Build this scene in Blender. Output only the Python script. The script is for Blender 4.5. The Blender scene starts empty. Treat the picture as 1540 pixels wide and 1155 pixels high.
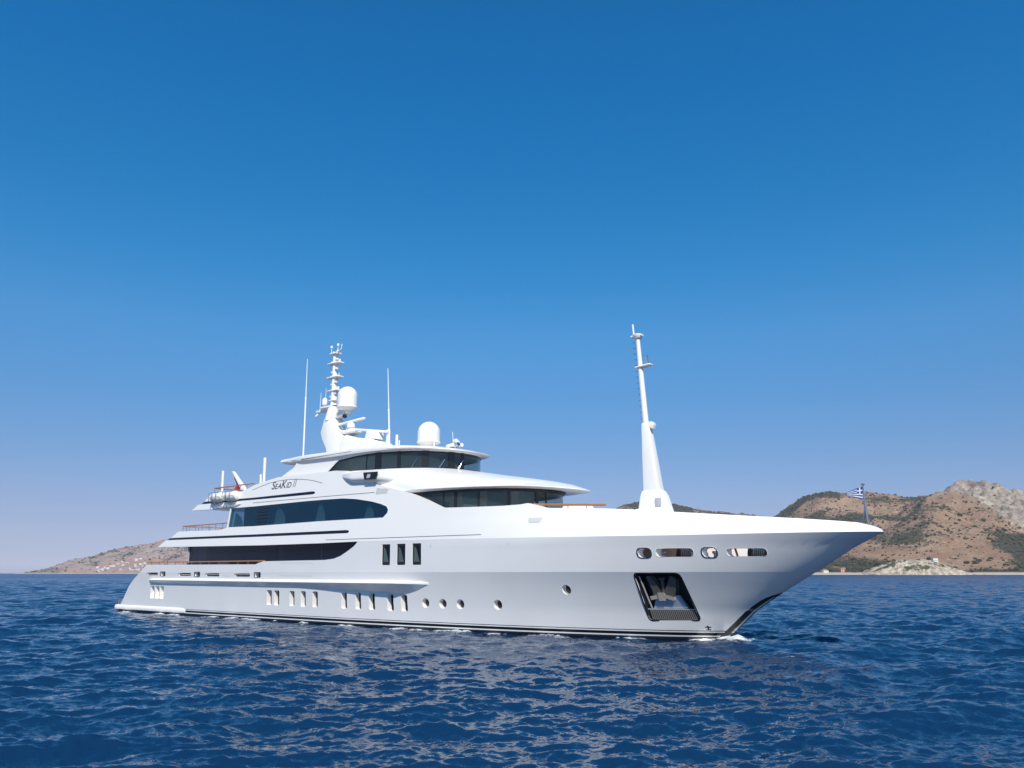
import bpy, bmesh, math, random
import numpy as np
from mathutils import Vector, Matrix
from math import sin, cos, pi, radians as R

random.seed(7)
rng = np.random.default_rng(11)
scene = bpy.context.scene
COL = scene.collection

# ------------------------------------------------------------------ camera
CAM_H = 3.0
PITCH = math.atan(284.3 / 1200.0)
cd = bpy.data.cameras.new('camera')
cd.sensor_width = 36.0
cd.lens = 36.0 * 1200.0 / 1540.0
cd.clip_start = 0.2
cd.clip_end = 90000.0
cam = bpy.data.objects.new('camera', cd)
COL.objects.link(cam)
cam.location = (0, 0, CAM_H)
cam.rotation_euler = (pi / 2 + PITCH, 0, 0)
scene.camera = cam

# ------------------------------------------------------------------ light
SUN_EL = R(45.0)
SUN_DIR = Vector((0.08, -0.996, 0)).normalized() * cos(SUN_EL) + Vector((0, 0, sin(SUN_EL)))
sl = bpy.data.lights.new('sun', 'SUN')
sl.energy = 5.0
sl.angle = R(0.53)
sl.color = (1.0, 0.915, 0.81)
sun = bpy.data.objects.new('sun', sl)
COL.objects.link(sun)
sun.rotation_euler = SUN_DIR.to_track_quat('Z', 'Y').to_euler()
sun.location = (0, -40, 60)

world = bpy.data.worlds.new('World')
scene.world = world
world.use_nodes = True
nt = world.node_tree
bg = nt.nodes['Background']
sky = nt.nodes.new('ShaderNodeTexSky')
sky.sky_type = 'NISHITA'
sky.sun_disc = False
sky.sun_elevation = SUN_EL
sky.sun_rotation = pi - math.atan2(SUN_DIR.x, -SUN_DIR.y)
sky.altitude = 0.0
sky.air_density = 1.0
sky.dust_density = 0.6
sky.ozone_density = 3.0
hs = nt.nodes.new('ShaderNodeHueSaturation')
hs.inputs['Saturation'].default_value = 1.25
hs.inputs['Value'].default_value = 1.0
nt.links.new(sky.outputs[0], hs.inputs['Color'])
# clear dry air: deeper blue aloft, pale lavender at the horizon (graded by elevation)
wtc = nt.nodes.new('ShaderNodeTexCoord')
wsp = nt.nodes.new('ShaderNodeSeparateXYZ')
nt.links.new(wtc.outputs['Generated'], wsp.inputs[0])
wcr = nt.nodes.new('ShaderNodeValToRGB')
SKY_GRADE = [[0.0079, [1.104, 1.142, 1.893]], [0.0215, [0.886, 0.892, 1.512]], [0.0384, [0.8, 0.791, 1.251]], [0.0589, [0.717, 0.686, 1.029]], [0.083, [0.734, 0.695, 0.956]], [0.1381, [0.705, 0.771, 0.964]], [0.2069, [0.661, 0.924, 1.085]], [0.2812, [0.649, 1.136, 1.269]], [0.3592, [0.329, 1.188, 1.351]], [0.4385, [0.162, 1.2, 1.395]], [0.5473, [0.047, 1.216, 1.489]]]
we = wcr.color_ramp.elements
for i, (z_, c_) in enumerate(SKY_GRADE):
    e_ = we[i] if i < 2 else we.new(z_)
    e_.position = z_
    e_.color = (*[c / 4 for c in c_], 1)
nt.links.new(wsp.outputs['Z'], wcr.inputs[0])
wmu = nt.nodes.new('ShaderNodeVectorMath'); wmu.operation = 'MULTIPLY'
nt.links.new(hs.outputs[0], wmu.inputs[0]); nt.links.new(wcr.outputs[0], wmu.inputs[1])
wsc = nt.nodes.new('ShaderNodeVectorMath'); wsc.operation = 'SCALE'; wsc.inputs['Scale'].default_value = 4.0
nt.links.new(wmu.outputs[0], wsc.inputs[0])
nt.links.new(wsc.outputs[0], bg.inputs[0])
bg.inputs[1].default_value = 0.10

vs = scene.view_settings
vs.view_transform = 'Standard'
vs.look = 'None'
vs.exposure = 0.06
vs.gamma = 1.0
try:
    vs.use_curve_mapping = False
except Exception:
    pass
scene.cycles.use_denoising = True
scene.cycles.max_bounces = 8
scene.cycles.transparent_max_bounces = 12
scene.cycles.caustics_reflective = True
scene.cycles.blur_glossy = 1.0
scene.cycles.sample_clamp_indirect = 6.0
scene.cycles.caustics_refractive = False

# ------------------------------------------------------------------ materials
def new_mat(name):
    m = bpy.data.materials.new(name)
    m.use_nodes = True
    n = m.node_tree
    return m, n, n.nodes['Principled BSDF']

def pmat(name, col, rough=0.4, metal=0.0, coat=0.0, spec=0.5, var=0.0, vscale=2.0, bump=0.0, bscale=30.0):
    m, n, b = new_mat(name)
    b.inputs['Base Color'].default_value = (*col, 1)
    b.inputs['Roughness'].default_value = rough
    b.inputs['Metallic'].default_value = metal
    b.inputs['Coat Weight'].default_value = coat
    b.inputs['Coat Roughness'].default_value = 0.08
    b.inputs['Specular IOR Level'].default_value = spec
    tc = n.nodes.new('ShaderNodeTexCoord')
    if var > 0:
        no = n.nodes.new('ShaderNodeTexNoise')
        no.inputs['Scale'].default_value = vscale
        no.inputs['Detail'].default_value = 5
        n.links.new(tc.outputs['Object'], no.inputs['Vector'])
        mx = n.nodes.new('ShaderNodeMix'); mx.data_type = 'RGBA'
        mx.inputs[6].default_value = (*[c * (1 - var) for c in col], 1)
        mx.inputs[7].default_value = (*[min(1, c * (1 + var)) for c in col], 1)
        n.links.new(no.outputs['Fac'], mx.inputs[0])
        n.links.new(mx.outputs[2], b.inputs['Base Color'])
    if bump > 0:
        no = n.nodes.new('ShaderNodeTexNoise')
        no.inputs['Scale'].default_value = bscale
        no.inputs['Detail'].default_value = 4
        n.links.new(tc.outputs['Object'], no.inputs['Vector'])
        bp = n.nodes.new('ShaderNodeBump')
        bp.inputs['Strength'].default_value = bump
        bp.inputs['Distance'].default_value = 0.05
        n.links.new(no.outputs['Fac'], bp.inputs['Height'])
        n.links.new(bp.outputs[0], b.inputs['Normal'])
    return m

WHITE = pmat('white_paint', (0.82, 0.80, 0.775), 0.32, coat=0.25, var=0.015, vscale=0.6)
WHITE2 = pmat('white_gelcoat', (0.82, 0.80, 0.77), 0.4, coat=0.1, var=0.02, vscale=1.5)
NAVY = pmat('navy_recess', (0.012, 0.016, 0.045), 0.25)
BLACK = pmat('black_trim', (0.012, 0.012, 0.014), 0.3)
TEAK = pmat('varnished_teak', (0.42, 0.17, 0.05), 0.35, coat=0.4, var=0.2, vscale=6)
STEEL = pmat('steel', (0.55, 0.55, 0.56), 0.22, metal=1.0)
GREYM = pmat('grey_paint', (0.42, 0.42, 0.44), 0.45, var=0.05)
LINE = pmat('panel_seam', (0.16, 0.16, 0.18), 0.5)
ANCHOR = pmat('galvanised_anchor', (0.11, 0.105, 0.10), 0.65, metal=0.3, var=0.4, vscale=8, bump=0.4)
ANCHORL = pmat('worn_anchor_crown', (0.42, 0.37, 0.32), 0.6, var=0.25, vscale=9)
PLATE = pmat('polished_plate', (0.50, 0.58, 0.70), 0.3, metal=0.6)
BROWN = pmat('brown_machinery', (0.16, 0.08, 0.045), 0.6, var=0.4, vscale=4)
RED = pmat('red_cloth', (0.30, 0.012, 0.025), 0.8, var=0.1)
CURTAIN = pmat('curtain', (0.42, 0.44, 0.40), 0.9, var=0.1, vscale=8)
INTER = pmat('dark_interior', (0.025, 0.032, 0.045), 0.7, var=0.2)
INTERM = pmat('cabin_interior', (0.72, 0.74, 0.72), 0.7, var=0.25, vscale=1.2)

def glass_mat(name, tint, trans, rough=0.02, dcol=(0.008, 0.018, 0.035), ior=1.5):
    """tinted pane: partly see-through, reflecting by fresnel"""
    m = bpy.data.materials.new(name); m.use_nodes = True
    n = m.node_tree
    n.nodes.clear()
    out = n.nodes.new('ShaderNodeOutputMaterial')
    tr = n.nodes.new('ShaderNodeBsdfTransparent'); tr.inputs[0].default_value = (*tint, 1)
    df = n.nodes.new('ShaderNodeBsdfDiffuse'); df.inputs[0].default_value = (*dcol, 1)
    m1 = n.nodes.new('ShaderNodeMixShader'); m1.inputs[0].default_value = trans
    n.links.new(df.outputs[0], m1.inputs[1]); n.links.new(tr.outputs[0], m1.inputs[2])
    gl = n.nodes.new('ShaderNodeBsdfGlossy'); gl.inputs['Roughness'].default_value = rough
    lw = n.nodes.new('ShaderNodeLayerWeight'); lw.inputs[0].default_value = .5
    pw = n.nodes.new('ShaderNodeMath'); pw.operation = 'POWER'; pw.inputs[1].default_value = 4.0
    n.links.new(lw.outputs['Facing'], pw.inputs[0])
    fr = n.nodes.new('ShaderNodeMapRange'); fr.inputs['To Min'].default_value = ((ior - 1) / (ior + 1)) ** 2; fr.inputs['To Max'].default_value = .9
    n.links.new(pw.outputs[0], fr.inputs['Value'])
    m2 = n.nodes.new('ShaderNodeMixShader')
    n.links.new(fr.outputs[0], m2.inputs[0]); n.links.new(m1.outputs[0], m2.inputs[1]); n.links.new(gl.outputs[0], m2.inputs[2])
    n.links.new(m2.outputs[0], out.inputs[0])
    return m
GLASS = glass_mat('tinted_glass', (0.52, 0.66, 0.71), 0.82, dcol=(0.018, 0.080, 0.165))
GLASSD = glass_mat('dark_glass', (0.22, 0.32, 0.48), 0.5, dcol=(0.004, 0.010, 0.030), ior=1.35)
GLASSC = glass_mat('clear_bridge_glass', (0.74, 0.82, 0.82), 0.74, dcol=(.060, .095, .110))

# hull paint with its boot stripes (bands by height on the hull)
def hull_mat():
    m, n, b = new_mat('hull_paint')
    tc = n.nodes.new('ShaderNodeTexCoord')
    sp = n.nodes.new('ShaderNodeSeparateXYZ')
    n.links.new(tc.outputs['Object'], sp.inputs[0])
    mr = n.nodes.new('ShaderNodeMapRange')
    mr.inputs['From Min'].default_value = -0.5; mr.inputs['From Max'].default_value = 0.5
    n.links.new(sp.outputs['Z'], mr.inputs['Value'])
    cr = n.nodes.new('ShaderNodeValToRGB')
    cr.color_ramp.interpolation = 'CONSTANT'
    W = (0.83, 0.81, 0.795, 1); K = (0.008, 0.008, 0.010, 1); D = (0.02, 0.025, 0.04, 1)
    e = cr.color_ramp.elements
    e[0].position = 0.0; e[0].color = D
    e[1].position = 0.5 + 0.07; e[1].color = W
    for z, c in ((0.135, K), (0.27, W), (0.33, K), (0.365, W)):
        q = e.new(0.5 + z); q.color = c
    n.links.new(mr.outputs[0], cr.inputs[0])
    no = n.nodes.new('ShaderNodeTexNoise'); no.inputs['Scale'].default_value = 0.5; no.inputs['Detail'].default_value = 4
    n.links.new(tc.outputs['Object'], no.inputs['Vector'])
    mm = n.nodes.new('ShaderNodeMapRange'); mm.inputs['To Min'].default_value = 0.95; mm.inputs['To Max'].default_value = 1.03
    n.links.new(no.outputs['Fac'], mm.inputs['Value'])
    mu = n.nodes.new('ShaderNodeVectorMath'); mu.operation = 'MULTIPLY'
    n.links.new(cr.outputs[0], mu.inputs[0]); n.links.new(mm.outputs[0], mu.inputs[1])
    n.links.new(mu.outputs[0], b.inputs['Base Color'])
    b.inputs['Roughness'].default_value = 0.24
    b.inputs['Metallic'].default_value = 0.19
    b.inputs['Coat Weight'].default_value = 0.25
    b.inputs['Coat Roughness'].default_value = 0.10
    return m
HULLP = hull_mat()

# ------------------------------------------------------------------ object helpers
def empty(name, loc=(0, 0, 0), rz=0.0, label=None, cat=None, group=None):
    o = bpy.data.objects.new(name, None); COL.objects.link(o)
    o.location = loc; o.rotation_euler = (0, 0, rz)
    tag(o, label, cat, group)
    return o

def tag(o, label=None, cat=None, group=None, kind=None):
    if label: o['label'] = label
    if cat: o['category'] = cat
    if group: o['group'] = group
    if kind: o['kind'] = kind
    return o

def link_mesh(name, me, parent=None):
    o = bpy.data.objects.new(name, me); COL.objects.link(o)
    if parent is not None: o.parent = parent
    return o

class MB:
    """collects shapes, links them as one mesh object"""
    def __init__(s): s.v = []; s.f = []; s.mi = []
    def add(s, verts, faces, mi=0):
        k = len(s.v); s.v += [tuple(p) for p in verts]
        s.f += [tuple(i + k for i in f) for f in faces]; s.mi += [mi] * len(faces)
    def box(s, c, d, mi=0, rot=None):
        vs_ = []
        for x in (-.5, .5):
            for y in (-.5, .5):
                for z in (-.5, .5):
                    p = Vector((x * d[0], y * d[1], z * d[2]))
                    if rot is not None: p = rot @ p
                    vs_.append(Vector(c) + p)
        s.add(vs_, [(0, 1, 3, 2), (4, 6, 7, 5), (0, 4, 5, 1), (2, 3, 7, 6), (0, 2, 6, 4), (1, 5, 7, 3)], mi)
    def hexa(s, p, mi=0):
        """eight corners: four below, four above"""
        s.add(p, [(3, 2, 1, 0), (4, 5, 6, 7), (0, 1, 5, 4), (1, 2, 6, 5), (2, 3, 7, 6), (3, 0, 4, 7)], mi)
    def tube(s, pts, rad, n=8, mi=0, caps=True):
        pts = [Vector(p) for p in pts]
        if not hasattr(rad, '__len__'): rad = [rad] * len(pts)
        vs_ = []; fs = []
        for i, p in enumerate(pts):
            t = (pts[min(i + 1, len(pts) - 1)] - pts[max(i - 1, 0)]).normalized()
            a = t.cross(Vector((0, 0, 1)))
            if a.length < 1e-3: a = t.cross(Vector((0, 1, 0)))
            a.normalize(); b = t.cross(a)
            for k in range(n):
                an = 2 * pi * k / n
                vs_.append(p + (a * cos(an) + b * sin(an)) * rad[i])
        for i in range(len(pts) - 1):
            for k in range(n):
                fs.append((i * n + k, i * n + (k + 1) % n, (i + 1) * n + (k + 1) % n, (i + 1) * n + k))
        if caps:
            fs.append(tuple(range(n))[::-1]); fs.append(tuple((len(pts) - 1) * n + k for k in range(n)))
        s.add(vs_, fs, mi)
    def lathe(s, prof, c=(0, 0, 0), n=24, mi=0):
        vs_ = []; fs = []
        for r, z in prof:
            for k in range(n):
                a = 2 * pi * k / n
                vs_.append((c[0] + r * cos(a), c[1] + r * sin(a), c[2] + z))
        for i in range(len(prof) - 1):
            for k in range(n):
                fs.append((i * n + k, i * n + (k + 1) % n, (i + 1) * n + (k + 1) % n, (i + 1) * n + k))
        fs.append(tuple(range(n))[::-1]); fs.append(tuple((len(prof) - 1) * n + k for k in range(n)))
        s.add(vs_, fs, mi)
    def prism(s, poly, y0, y1, mi=0):
        """polygon in x,z extruded from y0 to y1"""
        n = len(poly)
        vs_ = [(x, y0, z) for x, z in poly] + [(x, y1, z) for x, z in poly]
        fs = [tuple(range(n)), tuple(range(2 * n - 1, n - 1, -1))]
        for i in range(n):
            j = (i + 1) % n
            fs.append((j, i, n + i, n + j))
        s.add(vs_, fs, mi)
    def build(s, name, mats, parent=None, ang=35, recalc=True, bevel=0):
        me = bpy.data.meshes.new(name)
        me.from_pydata(s.v, [], s.f)
        if not isinstance(mats, (list, tuple)): mats = [mats]
        for m in mats: me.materials.append(m)
        me.polygons.foreach_set('material_index', s.mi)
        if recalc or bevel:
            bm = bmesh.new(); bm.from_mesh(me)
            if bevel:
                bmesh.ops.remove_doubles(bm, verts=bm.verts, dist=1e-5)
                eds = [e for e in bm.edges if len(e.link_faces) == 2 and e.calc_face_angle(0) > R(40)]
                bmesh.ops.bevel(bm, geom=eds, offset=bevel, segments=3, profile=0.5, affect='EDGES', clamp_overlap=True)
            bmesh.ops.recalc_face_normals(bm, faces=bm.faces)
            bm.to_mesh(me); bm.free()
        me.shade_smooth()
        me.set_sharp_from_angle(angle=R(ang))
        return link_mesh(name, me, parent)

# ------------------------------------------------------------------ yacht frame
# u runs forward from the stern, v to starboard, z up; the yacht's local x, y, z are u, -v, z
TH = R(50.5)
OX, OY = -28.9, 71.78
YROT = math.atan2(-cos(TH), sin(TH))
yacht = empty('motor_yacht', (OX, OY, 0), YROT,
              'large white motor yacht with dark window bands and a tall bow mast on blue sea', 'yacht')

def V(u, v, z): return (u, -v, z)
def to_world(u, v, z):
    return (OX + u * sin(TH) - v * cos(TH), OY - u * cos(TH) - v * sin(TH), z)

def smooth(a, b, x):
    t = min(1.0, max(0.0, (x - a) / (b - a))); return t * t * (3 - 2 * t)
STEM = [(-2., 47.5), (-.6, 49.9), (.08, 50.85), (.47, 51.3), (1.34, 52.28), (2.08, 53.45), (3.28, 55.51), (4.18, 57.02), (4.72, 58.14), (5.35, 58.0), (6, 57.0)]
SZ = [a for a, b in STEM]; SU = [b for a, b in STEM]
def stem(z): return float(np.interp(z, SZ, SU))
def half(u, st, b, p, q, u0=25.):
    aft = b - 0.25 * (1 - smooth(0, 16, u))
    if u <= u0: return aft
    t = min(1.0, (u - u0) / (st - u0)); return aft * max(0.0, 1 - t ** p) ** q
ZK = 3.05
def zS(u): return float(np.interp(u, [28, 38, 50, 58], [4.88, 4.80, 4.70, 4.72]))
def side_t(t, z, u):
    """half breadth: t is the fraction from u=25 to the stem at this height (0 aft of it)"""
    s = zS(u)
    def hb(b, p, q):
        aft = b - 0.25 * (1 - smooth(0, 16, u)) if t <= 0 else b
        return aft * max(0.0, 1 - max(0.0, t) ** p) ** q
    W = hb(4.7, 2.2, .62); K = hb(4.8, 2.75, .62); S = hb(4.8, 2.7, .62)
    if z <= 0:
        return max(0.0, W * (1 + 0.10 * z))
    if z <= ZK:
        f = z / ZK
        return W + (K - W) * f ** 2.3
    if z <= s:
        return K + (S - K) * (z - ZK) / (s - ZK)
    return max(0.0, S - (.08 + .5 * smooth(36, 52, u)) * (z - s))
def su_to_u(s, z):
    return s if s <= 25 else 25 + (s - 25) / 33.0 * (stem(z) - 25)
def u_to_s(u, z):
    return u if u <= 25 else 25 + 33.0 * (u - 25) / (stem(z) - 25)
def side(u, z):
    t = 0 if u <= 25 else min(1.0, (u - 25) / (stem(z) - 25))
    return side_t(t, z, u)
def sidev_s(s, z):
    u = su_to_u(s, z)
    return u, side_t(0 if s <= 25 else min(1.0, (s - 25) / 33.0), z, u)
def surf(u, z, off=0.0, sgn=1):
    """point on the starboard side, off metres outboard"""
    return V(u, sgn * (side(u, z) + off), z)
def surf_normal(s, z):
    """outward normal of the starboard side in local coordinates"""
    def P(a, b):
        u, v = sidev_s(a, b); return Vector((u, -v, b))
    e = 0.02
    a1 = min(s + e, 57.999); 
    du = P(a1, z) - P(a1 - 2 * e, z)
    dz = P(s, z + e) - P(s, z - e)
    nn = du.cross(dz)
    if nn.y > 0: nn = -nn
    return nn.normalized()

# --- flat (s, w, z) panels: cut flat with booleans, then bent on to the side surface
def densify(poly, d=0.4):
    out = []
    for i, a in enumerate(poly):
        b = poly[(i + 1) % len(poly)]
        n = max(1, int(math.hypot(b[0] - a[0], b[1] - a[1]) / d))
        for k in range(n):
            out.append((a[0] + (b[0] - a[0]) * k / n, a[1] + (b[1] - a[1]) * k / n))
    return out

def rrect(pts, r=0.08, n=5):
    """polygon with rounded corners"""
    out = []
    m = len(pts)
    for i in range(m):
        p = Vector(pts[i]); a = (Vector(pts[i - 1]) - p); b = (Vector(pts[(i + 1) % m]) - p)
        rr = min(r, a.length * .49, b.length * .49)
        a.normalize(); b.normalize()
        p0 = p + a * rr; p1 = p + b * rr
        for k in range(n + 1):
            t = k / n
            q = p0 * (1 - t) ** 2 + p * 2 * t * (1 - t) + p1 * t * t
            out.append((q.x, q.y))
    return out
def quad(u0, u1, z0, z1, lean=0.0):
    return [(u0, z0), (u1, z0), (u1 + lean, z1), (u0 + lean, z1)]
def ellipse(u, z, a, b, n=20):
    return [(u + a * cos(2 * pi * k / n), z + b * sin(2 * pi * k / n)) for k in range(n)]

def flat_prism(poly_uz, w0, w1, mi=0, dens=0.4, s_steps=None, z_steps=None):
    """closed prism in (s, w, z)"""
    p = [(u_to_s(u, z), z) for u, z in (densify(poly_uz, dens) if dens else poly_uz)]
    bm = bmesh.new()
    va = [bm.verts.new((s, w0, z)) for s, z in p]
    vb = [bm.verts.new((s, w1, z)) for s, z in p]
    bm.faces.new(va); bm.faces.new(vb[::-1])
    n = len(p)
    for i in range(n):
        j = (i + 1) % n
        bm.faces.new((va[i], vb[i], vb[j], va[j]))
    bmesh.ops.recalc_face_normals(bm, faces=bm.faces)
    if s_steps is not None:
        bmesh.ops.triangulate(bm, faces=bm.faces)
        for s in s_steps:
            bmesh.ops.bisect_plane(bm, geom=bm.verts[:] + bm.edges[:] + bm.faces[:], plane_co=(s, 0, 0), plane_no=(1, 0, 0), dist=1e-4)
        for z in z_steps:
            bmesh.ops.bisect_plane(bm, geom=bm.verts[:] + bm.edges[:] + bm.faces[:], plane_co=(0, 0, z), plane_no=(0, 0, 1), dist=1e-4)
    for f in bm.faces: f.material_index = mi
    return bm

def bm_obj(bm, name):
    me = bpy.data.meshes.new(name); bm.to_mesh(me); bm.free()
    o = bpy.data.objects.new(name, me); COL.objects.link(o)
    return o

def bend_panel(name, poly, cutters, thick, mats, s_steps, z_steps, parent, mirror=True, mirror_cut=False):
    """side panel: polygon in (u, z) with pockets (poly, depth), bent to the hull side, both sides"""
    base = bm_obj(flat_prism(poly, 0.0, thick, 0, 0.4, s_steps, z_steps), 'tmp_panel')
    plain = base.data.copy()
    if cutters:
        cb = bmesh.new()
        for cp, dep in cutters:
            b = flat_prism(cp, -0.6, dep, 0, 0.5)
            me = bpy.data.meshes.new('tmp'); b.to_mesh(me); b.free()
            cb.from_mesh(me); bpy.data.meshes.remove(me)
        co = bm_obj(cb, 'tmp_cut')
        md = base.modifiers.new('cut', 'BOOLEAN'); md.object = co; md.operation = 'DIFFERENCE'; md.solver = 'EXACT'
        dg = bpy.context.evaluated_depsgraph_get()
        me = bpy.data.meshes.new_from_object(base.evaluated_get(dg))
        bpy.data.objects.remove(co)
    else:
        me = plain.copy()
    bpy.data.objects.remove(base)
    verts = []; faces = []; normals = []; mids = []
    def emit(m, sgn):
        k = len(verts)
        n = len(m.vertices)
        co = np.empty(n * 3, np.float32); m.vertices.foreach_get('co', co); co = co.reshape(-1, 3)
        for s, w, z in co:
            u, v = sidev_s(float(s), float(z))
            vv = v - w if w <= 1e-5 else max(min(v, 0.004), v - w)
            verts.append((u, -sgn * vv, float(z)))
        for pl in m.polygons:
            idx = list(pl.vertices)
            outer = all(abs(co[i][1]) < 1e-4 for i in idx)
            cs = sum(co[i][0] for i in idx) / len(idx); cz = sum(co[i][2] for i in idx) / len(idx)
            nn = []
            if outer:
                for i in idx:
                    s_ = float(co[i][0]); z_ = float(co[i][2])
                    z2 = z_ + (cz - z_) * 0.04
                    for zz in (0.0, ZK, zS(su_to_u(s_, z_))):
                        if abs(z2 - zz) < 0.03: z2 = zz + (0.03 if cz > zz else -0.03)
                    q = surf_normal(s_ + (cs - s_) * 0.03, z2)
                    nn.append((q.x, q.y * sgn, q.z))
            else:
                nn = [(0, 0, 0)] * len(idx)
            ff = [i + k for i in idx]
            mids.append(0 if outer or len(mats) < 2 else 1)
            if sgn < 0:
                ff = ff[::-1]; nn = nn[::-1]
            faces.append(tuple(ff)); normals.extend(nn)
    emit(me, 1)
    if mirror: emit(me if mirror_cut else plain, -1)
    out = bpy.data.meshes.new(name)
    out.from_pydata(verts, [], faces)
    for mt in mats: out.materials.append(mt)
    out.polygons.foreach_set('material_index', mids)
    # winding: flat panel y is inward = +local y, so keep outward check on the fly
    out.shade_smooth()
    out.set_sharp_from_angle(angle=R(25))
    # fall back to face normals where no analytic normal was given
    i = 0
    for pl in out.polygons:
        fn = pl.normal
        for _ in pl.loop_indices:
            q = normals[i]
            if q == (0, 0, 0): normals[i] = tuple(fn)
            elif Vector(q).dot(fn) < 0.2: normals[i] = tuple(fn)
            i += 1
    out.normals_split_custom_set(normals)
    bpy.data.meshes.remove(me); bpy.data.meshes.remove(plain)
    return link_mesh(name, out, parent)

def patch(name, poly, w, mat, parent, thick=0.02, step=0.6, mb=None, mi=0):
    """sheet lying w metres outboard of the side surface (negative: inboard), thick metres deep"""
    s0 = min(u_to_s(u, z) for u, z in poly); s1 = max(u_to_s(u, z) for u, z in poly)
    ns = max(1, int((s1 - s0) / step))
    bm = flat_prism(poly, 0.0, thick, 0, 0.4, [s0 + (s1 - s0) * k / ns for k in range(1, ns)], [])
    vs_ = []
    for q in bm.verts:
        u, v = sidev_s(q.co.x, q.co.z)
        vs_.append((u, -(v + w - q.co.y), q.co.z))
    bm.verts.index_update()
    fs = [tuple(x.index for x in f.verts) for f in bm.faces]
    bm.free()
    if mb is not None:
        mb.add(vs_, fs, mi); return None
    m = MB(); m.add(vs_, fs)
    return m.build(name, mat, parent, ang=30)

def ring(name, poly, grow, w, mat, parent, thick=0.03, mb=None):
    """flat rim round an outline"""
    cu = sum(p[0] for p in poly) / len(poly); cz = sum(p[1] for p in poly) / len(poly)
    n = len(poly)
    def off(p, g):
        d = Vector((p[0] - cu, p[1] - cz)); L = max(d.length, 1e-6)
        d *= (L + g) / L
        return (cu + d.x, cz + d.y)
    o = [off(p, grow) for p in poly]
    m = mb or MB()
    vs_ = []
    for q in poly: vs_.append(surf(q[0], q[1], w))
    for q in o: vs_.append(surf(q[0], q[1], w))
    for q in poly: vs_.append(surf(q[0], q[1], w - thick))
    for q in o: vs_.append(surf(q[0], q[1], w - thick))
    fs = []
    for i in range(n):
        j = (i + 1) % n
        fs += [(i, j, n + j, n + i), (2 * n + i, 3 * n + i, 3 * n + j, 2 * n + j), (n + i, n + j, 3 * n + j, 3 * n + i), (i, 2 * n + i, 2 * n + j, j)]
    m.add(vs_, fs)
    if mb is None: return m.build(name, mat, parent)

# --- lofts of outline rows (starboard from aft to the front centre), mirrored to port
def outline(ua, u0, uf, b, p, z, na=10, nf=18, zfun=None, ba=None):
    """straight from ua to u0 then a rounded front ending at uf; z constant or zfun(u)"""
    out = []
    for k in range(na):
        a = k / na
        u = ua + (u0 - ua) * a
        bb = b if ba is None else ba + (b - ba) * a
        out.append((u, bb, z if zfun is None else zfun(u)))
    for k in range(nf + 1):
        ph = pi / 2 * k / nf
        u = u0 + (uf - u0) * sin(ph) ** (2 / p)
        v = b * cos(ph) if k < nf else 0.0
        out.append((u, v, z if zfun is None else zfun(u)))
    return out
def loft_rows(rows, mb, mi=0, cap_aft=False, close=False):
    n = len(rows[0])
    vs_ = []; fs = []
    R_ = list(rows)
    for r in R_:
        vs_ += [V(u, v, z) for u, v, z in r] + [V(u, -v, z) for u, v, z in r]
    m = len(R_)
    for i in range(m - 1 if not close else m):
        a = i * 2 * n; b = ((i + 1) % m) * 2 * n
        for k in range(n - 1):
            fs.append((a + k, a + k + 1, b + k + 1, b + k))
            fs.append((a + n + k + 1, a + n + k, b + n + k, b + n + k + 1))
    if cap_aft:
        for i in range(m - 1):
            a = i * 2 * n; b = (i + 1) * 2 * n
            fs.append((a, b, b + n, a + n))
    mb.add(vs_, fs, mi)
def row_center(r):
    """row squeezed to the centre line (closes a top or bottom)"""
    return [(u, 0.0, z) for u, v, z in r]

# ================================================================== HULL
hull_poly = [(-2.2, -1.4), (-1.35, 0.35), (-0.78, 1.1), (-0.09, 1.95), (0.72, 2.54), (1.8, 3.12), (2.66, 3.65),
             (18.5, 3.58), (19.4, 3.78), (26.1, 3.80), (27.02, 3.87), (27.68, 4.04), (28.33, 4.32), (28.88, 4.59), (29.22, zS(29.22))]
for u in np.linspace(30, 57, 40): hull_poly.append((float(u), zS(float(u))))
for t in (.3, .55, .75, .9, 1.0):
    u = 57 + 1.14 * t
    hull_poly.append((min(u, stem(4.72)), zS(u)))
for z in np.linspace(4.55, -1.4, 36): hull_poly.append((stem(float(z)), float(z)))

slots = []
for u0, u1, z0, z1 in [(19.98, 20.6, .93, 1.89), (20.81, 21.45, .92, 1.88), (22.53, 23.12, .92, 1.87), (23.73, 24.31, .92, 1.87), (24.95, 25.55, .91, 1.87),
                       (27.79, 28.37, .9, 1.85), (29.08, 29.64, .89, 1.85), (30.27, 30.85, .89, 1.84), (31.83, 32.4, .88, 1.80), (32.94, 33.5, .88, 1.79)]:
    slots.append(rrect([(u0 + .05, z0), (u1, z0), (u1 - .05, z1), (u0, z1)], 0.12))
vents3 = [rrect(quad(u0, u0 + .62, 1.05, 2.0, 0.0), 0.12) for u0 in (3.66, 4.46, 5.22)]
ports = [(34.85, 1.37, .26), (36.09, 1.36, .26), (37.31, 1.36, .26), (39.76, 1.38, .26), (43.93, 2.19, .24)]
port_polys = [ellipse(u, z, r * 1.02, r) for u, z, r in ports]
wins = [rrect(quad(u0, u0 + .70, 3.45, 4.65, -.02), 0.05) for u0 in (31.44, 32.70, 33.96)]
hawse_s = [rrect(quad(a, b, z0, z1), .1) for a, b, z0, z1 in [(2.95, 4.73, 2.84, 3.04), (8.1, 10.0, 2.80, 3.01), (12.12, 14.02, 2.77, 2.99), (16.01, 17.92, 2.76, 2.97)]]
hawse_q = [rrect(quad(a, b, z0, z1), .07) for a, b, z0, z1 in [(5.24, 5.94, 2.80, 3.10), (10.57, 11.29, 2.77, 3.07), (18.51, 19.17, 2.74, 3.04)]]
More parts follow.
